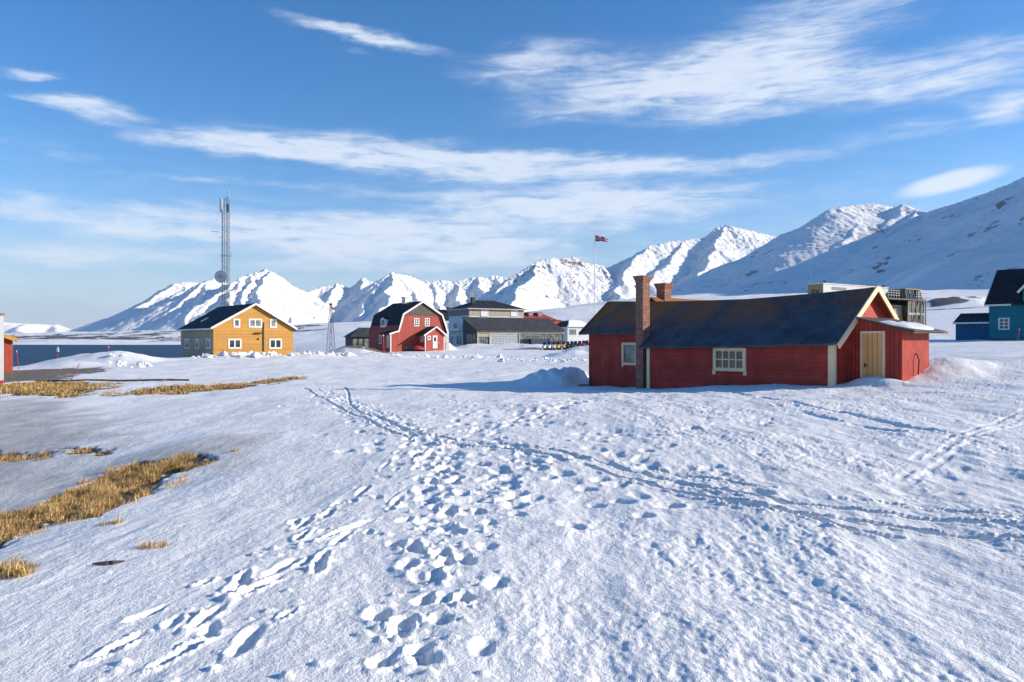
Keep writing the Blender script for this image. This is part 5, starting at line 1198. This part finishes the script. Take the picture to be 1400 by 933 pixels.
# ------------------------------------------------------------------ snowmobiles
M_HOODW, M_HOODB = paint('white_hood', (.72, .72, .72), .35, var=.05), paint('black_hood', (.018, .018, .02), .3, spec=.5)
def snowmobile(loc, rz, hood, label, group, sled=False):
    o = empty('snowmobile', loc, rz, label, 'snowmobile', group)
    m = MB(); m.pxz([(-1.35, .16), (-1.28, .34), (-1.1, .40), (.15, .40), (.3, .2), (.2, .05), (-1.1, .03), (-1.3, .08)], -.22, .22); m.build('track', M_RUBBER, o)
    def ring(x, w, z0, z1): return [(x, -w, z0), (x, -w * .92, (z0 + z1) / 2), (x, -w * .55, z1), (x, w * .55, z1), (x, w * .92, (z0 + z1) / 2), (x, w, z0)]
    m = MB(); m.loft([ring(-.25, .30, .36, .70), ring(.2, .40, .28, .86), ring(.65, .40, .26, .80), ring(1.05, .28, .30, .58), ring(1.25, .12, .34, .44)]); h = m.build('hood', hood, o)
    MB().box(1.02, 1.14, -.16, .16, .47, .56).build('headlight', M_PALE, h)
    m = MB(); m.loft([[(x, -w, z0), (x, -w, z1), (x, w, z1), (x, w, z0)] for x, w, z0, z1 in ((-1.25, .18, .42, .72), (-1.0, .20, .41, .78), (-.5, .19, .41, .70), (-.15, .14, .42, .74))]); m.build('seat', M_DARK, o)
    m = MB(); m.loft([[(.55, -.26, .78), (.55, .26, .78), (.60, .26, .77), (.60, -.26, .77)], [(.22, -.22, 1.18), (.22, .22, 1.18), (.26, .22, 1.19), (.26, -.22, 1.19)]]); m.build('windshield', M_GLASS, o)
    m = MB(); m.tube((.18, 0, .8), (.05, 0, 1.0), .03, n=6); m.tube((.05, 0, 1.0), (-.06, .36, 1.02), .018, n=6); m.tube((.05, 0, 1.0), (-.06, -.36, 1.02), .018, n=6); m.build('handlebar', M_DARK, o)
    for sg in (-1, 1):
        m = MB(); m.pxz([(.25, .0), (1.2, .0), (1.48, .20), (1.42, .22), (1.15, .045), (.25, .045)], sg * .46 - .07, sg * .46 + .07); m.bar((.75, sg * .46, .05), (.65, sg * .25, .38), .05, .05); m.build('ski', M_DARK, o)
    m = MB(); m.tube((-1.32, -.2, .55), (-1.32, .2, .55), .02, n=6); m.tube((-1.32, -.2, .55), (-1.2, -.2, .42), .02, n=6); m.tube((-1.32, .2, .55), (-1.2, .2, .42), .02, n=6); m.build('rear_bumper', M_STEEL, o)
    return o
def copy_tree(o, parent=None):
    c = o.copy(); COL.objects.link(c); c.parent = parent
    for ch in list(o.children): copy_tree(ch, c)
    return c
GRP = 'snowmobiles parked in a row beyond the cabin'
protos = {}
row = [(745, 'w'), (751.5, 'w'), (757.5, 'w'), (763.5, 'y'), (771, 'y'), (776.5, 'b'), (782, 'b'), (787.5, 'b'), (793, 'b'), (798, 'r'), (803, 'b'), (808, 'b')]
names = {'w': 'white nosed snowmobile', 'y': 'yellow and black snowmobile', 'b': 'black snowmobile', 'r': 'black and red snowmobile'}
ordn = ['first', 'second', 'third', 'fourth', 'fifth', 'sixth', 'seventh', 'eighth', 'ninth', 'tenth', 'eleventh', 'twelfth']
for k, (u, c) in enumerate(row):
    y = 113 + .12 * k; x = (u - 700) / F * y; rz = math.radians(-100 + rnd.uniform(-6, 6)); loc = (x, y, gz(x, y) + .02)
    lab_ = f'{names[c]}, {ordn[k]} from the left in the parked row'
    if c not in protos:
        protos[c] = snowmobile(loc, rz, {'w': M_HOODW, 'y': M_YELP, 'b': M_HOODB, 'r': M_SIGNRED}[c], lab_, GRP)
    else:
        o = copy_tree(protos[c]); o.location = loc; o.rotation_euler = (0, 0, rz); o['label'] = lab_
p_ = gam.w(pxl - 1.5, -1.7); snowmobile((p_[0] + .2, p_[1] - .8, gz(p_[0], p_[1] - .8) + .02), math.radians(12), M_SIGNRED, 'bright red snowmobile parked beside the gambrel house porch', None)

# ------------------------------------------------------------------ ploughed snow chunks, grass
def chunk_mesh(name, spots, seed, mat, group=None):
    r_ = random.Random(seed); m = MB()
    for (x, y, s) in spots:
        g = gz(x, y); n = 9; rings = []
        ph = [r_.uniform(0, 6.28) for _ in range(4)]
        for i, f in enumerate((.05, .35, .7, 1.0)):
            rr = s * (1.0 if i < 2 else .75 if i == 2 else .30) * r_.uniform(.85, 1.15); zz = g - .15 * s + s * 1.05 * f * r_.uniform(.75, 1.1)
            s_j = s * .16; rings.append([(r_.gauss(0, s_j) + x + rr * (1 + .28 * math.sin(a * 2 + ph[0]) + .18 * math.sin(a * 3 + ph[1])) * math.cos(a), r_.gauss(0, s_j) + y + rr * (1 + .25 * math.sin(a * 2 + ph[2])) * math.sin(a), r_.gauss(0, s_j * .6) + zz + s * .18 * math.sin(a + ph[3])) for a in np.linspace(0, 2 * math.pi, n + 1)[:-1]])
        m.loft(rings)
    return m.build(name, mat, None, smooth=False)
spots = []
for _ in range(900):
    u = rnd.choice([rnd.uniform(262, 475), rnd.gauss(425, 22), rnd.gauss(330, 20)]); t = (u - 262) / 213; v = 489.5 - 2.5 * t + rnd.gauss(0, .9); x, y = ground_pt(u, v); spots.append((x, y, min(.6, .085 * math.exp(rnd.gauss(.15, .8)))))
for _ in range(380):
    u = rnd.uniform(470, 830); v = 487 + 6 * (u - 470) / 360 + rnd.gauss(0, 1.2) + (1.5 if u > 650 else 0); x, y = ground_pt(u, v); spots.append((x, y, min(.45, .06 * math.exp(rnd.gauss(.1, .7)))))
for _ in range(26):
    u = rnd.uniform(150, 215); v = 500 + rnd.gauss(0, 1.5); x, y = ground_pt(u, v); spots.append((x, y, abs(rnd.gauss(.10, .10)) + .04))
prop(chunk_mesh('snow_berm', spots, 5, M_CLUMP), 'line of broken snow lumps thrown up by the plough before the houses', 'snow berm', kind='stuff')
big = [(318, 487, .38), (398, 487, .40), (428, 485.5, .55), (440, 486.5, .35), (352, 489, .33)]
bl = ['small rounded snow block before the left part of the ochre wall', 'rounded snow block at the right corner of the ochre house', 'tallest upright snow block on the ploughed berm right of the ochre house', 'snow block just right of the tallest block on the berm', 'low snow block before the middle of the ochre wall']
for (u, v, s), l in zip(big, bl):
    x, y = ground_pt(u, v); prop(chunk_mesh('snow_block', [(x, y, s)], int(u), M_CLUMP), l, 'snow block', 'big snow blocks on the berm')

def blades(name, pts, hgt, wid, seed, label, kind='stuff', cat='grass', group=None):
    """pts: root positions (n,3); every blade is a bent three-point strip"""
    rs = np.random.RandomState(seed); n = len(pts); P = np.array(pts)
    az_ = rs.rand(n) * 2 * np.pi; lean = rs.rand(n) ** .6 * 1.35 * (.6 + .8 * rs.rand(n)); hh = hgt * (.45 + .9 * rs.rand(n)) * (.45 + 1.25 * sst(-.4, .6, fbm(P[:, 0] * 3.2, P[:, 1] * 2.6, 3, seed + 7))); ww = wid * (.6 + .8 * rs.rand(n))
    az_ = np.where(rs.rand(n) < .55, .3 + rs.randn(n) * .7, az_)
    dx, dy = np.cos(az_), np.sin(az_); sx, sy = -dy, dx
    V = np.zeros((n, 5, 3)); f1 = .55
    V[:, 0] = P + np.stack([sx * ww, sy * ww, 0 * ww - .02], -1); V[:, 1] = P - np.stack([sx * ww, sy * ww, 0 * ww + .02], -1)
    md_ = np.stack([dx * hh * np.sin(lean * .6) * f1, dy * hh * np.sin(lean * .6) * f1, hh * np.cos(lean * .6) * f1], -1)
    V[:, 2] = P + md_ - np.stack([sx * ww, sy * ww, 0 * ww], -1) * .7; V[:, 3] = P + md_ + np.stack([sx * ww, sy * ww, 0 * ww], -1) * .7
    V[:, 4] = P + md_ + np.stack([dx * hh * np.sin(lean * 1.5) * .5, dy * hh * np.sin(lean * 1.5) * .5, hh * np.cos(np.minimum(lean * 1.5, 1.7)) * .5], -1)
    me = bpy.data.meshes.new(name); b = np.arange(n)[:, None] * 5
    me.vertices.add(n * 5); me.vertices.foreach_set('co', V.reshape(-1).astype(np.float32))
    q = np.concatenate([b + np.array([[0, 1, 2, 3]]), b + np.array([[3, 2, 4]])], 1).ravel()
    me.loops.add(n * 7); me.loops.foreach_set('vertex_index', q.astype(np.int32))
    st_ = (np.arange(n)[:, None] * 7 + np.array([[0, 4]])).ravel(); me.polygons.add(n * 2); me.polygons.foreach_set('loop_start', st_.astype(np.int32))
    me.update(calc_edges=True)
    at = me.attributes.new('tone', 'FLOAT', 'POINT')
    tn = np.clip(.5 + .28 * rs.randn(n) + .35 * fbm(P[:, 0] * 1.3, P[:, 1] * 1.3, 2, seed), 0, 1); at.data.foreach_set('value', np.repeat(tn, 5).astype(np.float32))
    me.materials.append(M_GRASS)
    o = link(bpy.data.objects.new(name, me)); return prop(o, label, cat, group, kind)
def scatter(polys, feather, seed, n, thr):
    rs = np.random.RandomState(seed + 1); out = []
    pts = [np.array(px_line(p)) for p in polys]
    lo = np.min([p.min(0) for p in pts], 0); hi = np.max([p.max(0) for p in pts], 0); lo[0] = max(lo[0], -40)
    X = lo[0] + rs.rand(n) * (hi[0] - lo[0]); Y = lo[1] + rs.rand(n) * (hi[1] - lo[1])
    X = np.concatenate([X] + [X + rs.randn(n) * .035 for _ in range(3)]); Y = np.concatenate([Y] + [Y + rs.randn(n) * .035 for _ in range(3)])
    mk = np.zeros(X.shape)
    for k, p in enumerate(polys): mk = np.maximum(mk, poly_mask(X, Y, p, feather, seed + k))
    ok = mk + .85 * fbm(X * 1.5, Y * 1.0, 4, 91, .6) > thr + .12
    X, Y = X[ok], Y[ok]; return np.stack([X, Y, ground_h(X, Y) - .05], -1)
blades('dry_grass', scatter(G_NEAR[:1], 1.0, 3, 46000, .50), .088, .0032, 1, 'tussocky patch of straw coloured dry grass melting out at the left edge')
blades('dry_grass', scatter(G_NEAR[1:], .55, 4, 9000, .50), .06, .005, 2, 'flat brown grass patches in the grey icy hollow at left')
blades('dry_grass', scatter(G_FAR, 2.2, 13, 24000, .56), .11, .012, 3, 'long strip of brown grass along the gravel in the middle distance at left')
tufts = [(150, 722, .16, 60, 'small round tuft of dry grass just below the big grass patch'), (210, 750, .17, 45, 'small flat tuft of dry grass alone on the open snow'), (22, 781, .20, 110, 'bushy tuft of dry grass at the lower left edge'), (24, 791, .14, 50, 'thin tuft of dry grass just below the bushy tuft at the left edge'), (2, 790, .16, 60, 'tuft of dry grass cut by the left picture edge')]
for k, (u, v, rad, n, lab_) in enumerate(tufts):
    x, y = ground_pt(u, v); rs = np.random.RandomState(k + 50); n *= 5
    a = rs.rand(n) * 6.28; r_ = rad * np.sqrt(rs.rand(n)); X = x + .8 * r_ * np.cos(a); Y = y + .7 * r_ * np.sin(a)
    blades('grass_tuft', np.stack([X, Y, ground_h(X, Y) - .01], -1), .075, .003, 60 + k, lab_, None, 'grass tuft', 'lone grass tufts on the snow')
x, y = ground_pt(145, 774.5)
g_ = gz(x, y)
m = MB(); m.loft([[(x - .11, y - .01, g_ + .005), (x - .11, y + .01, g_ + .005), (x - .11, y, g_ + .015)], [(x - .02, y - .022, g_), (x - .02, y + .02, g_), (x - .01, y, g_ + .030)], [(x + .06, y - .018, g_ + .004), (x + .06, y + .016, g_ + .004), (x + .06, y, g_ + .036)], [(x + .13, y + .03, g_ + .016), (x + .13, y + .04, g_ + .016), (x + .13, y + .035, g_ + .026)]])
prop(m.build('wood_splinter', M_DWOOD), 'dark splinter of wood lying on the open snow below the grass', 'wood')

# ------------------------------------------------------------------ pieces that stand apart become parts of their own
def split_islands(o):
    me = o.data; n = len(me.vertices); par = list(range(n))
    def root(i):
        while par[i] != i: par[i] = par[par[i]]; i = par[i]
        return i
    for p in me.polygons:
        v = p.vertices
        for k in range(1, len(v)): par[root(v[k])] = root(v[0])
    groups = {}
    for p in me.polygons: groups.setdefault(root(p.vertices[0]), []).append(list(p.vertices))
    if len(groups) < 2: return
    co = [tuple(v.co) for v in me.vertices]; first = True
    for fs in groups.values():
        ids = sorted({i for f in fs for i in f}); mp = {i: k for k, i in enumerate(ids)}
        m2 = bpy.data.meshes.new(me.name); m2.from_pydata([co[i] for i in ids], [], [[mp[i] for i in f] for f in fs]); m2.materials.append(me.materials[0])
        if first: o.data = m2; first = False
        else:
            c = o.copy(); c.data = m2; COL.objects.link(c)
for o in list(bpy.data.objects):
    if o.type == 'MESH' and o.name.split('.')[0] in ('deck_post', 'batten', 'post', 'casing_foot', 'corner_post', 'canopy_post', 'snow_guard', 'cross_bar', 'corner_board'): split_islands(o)
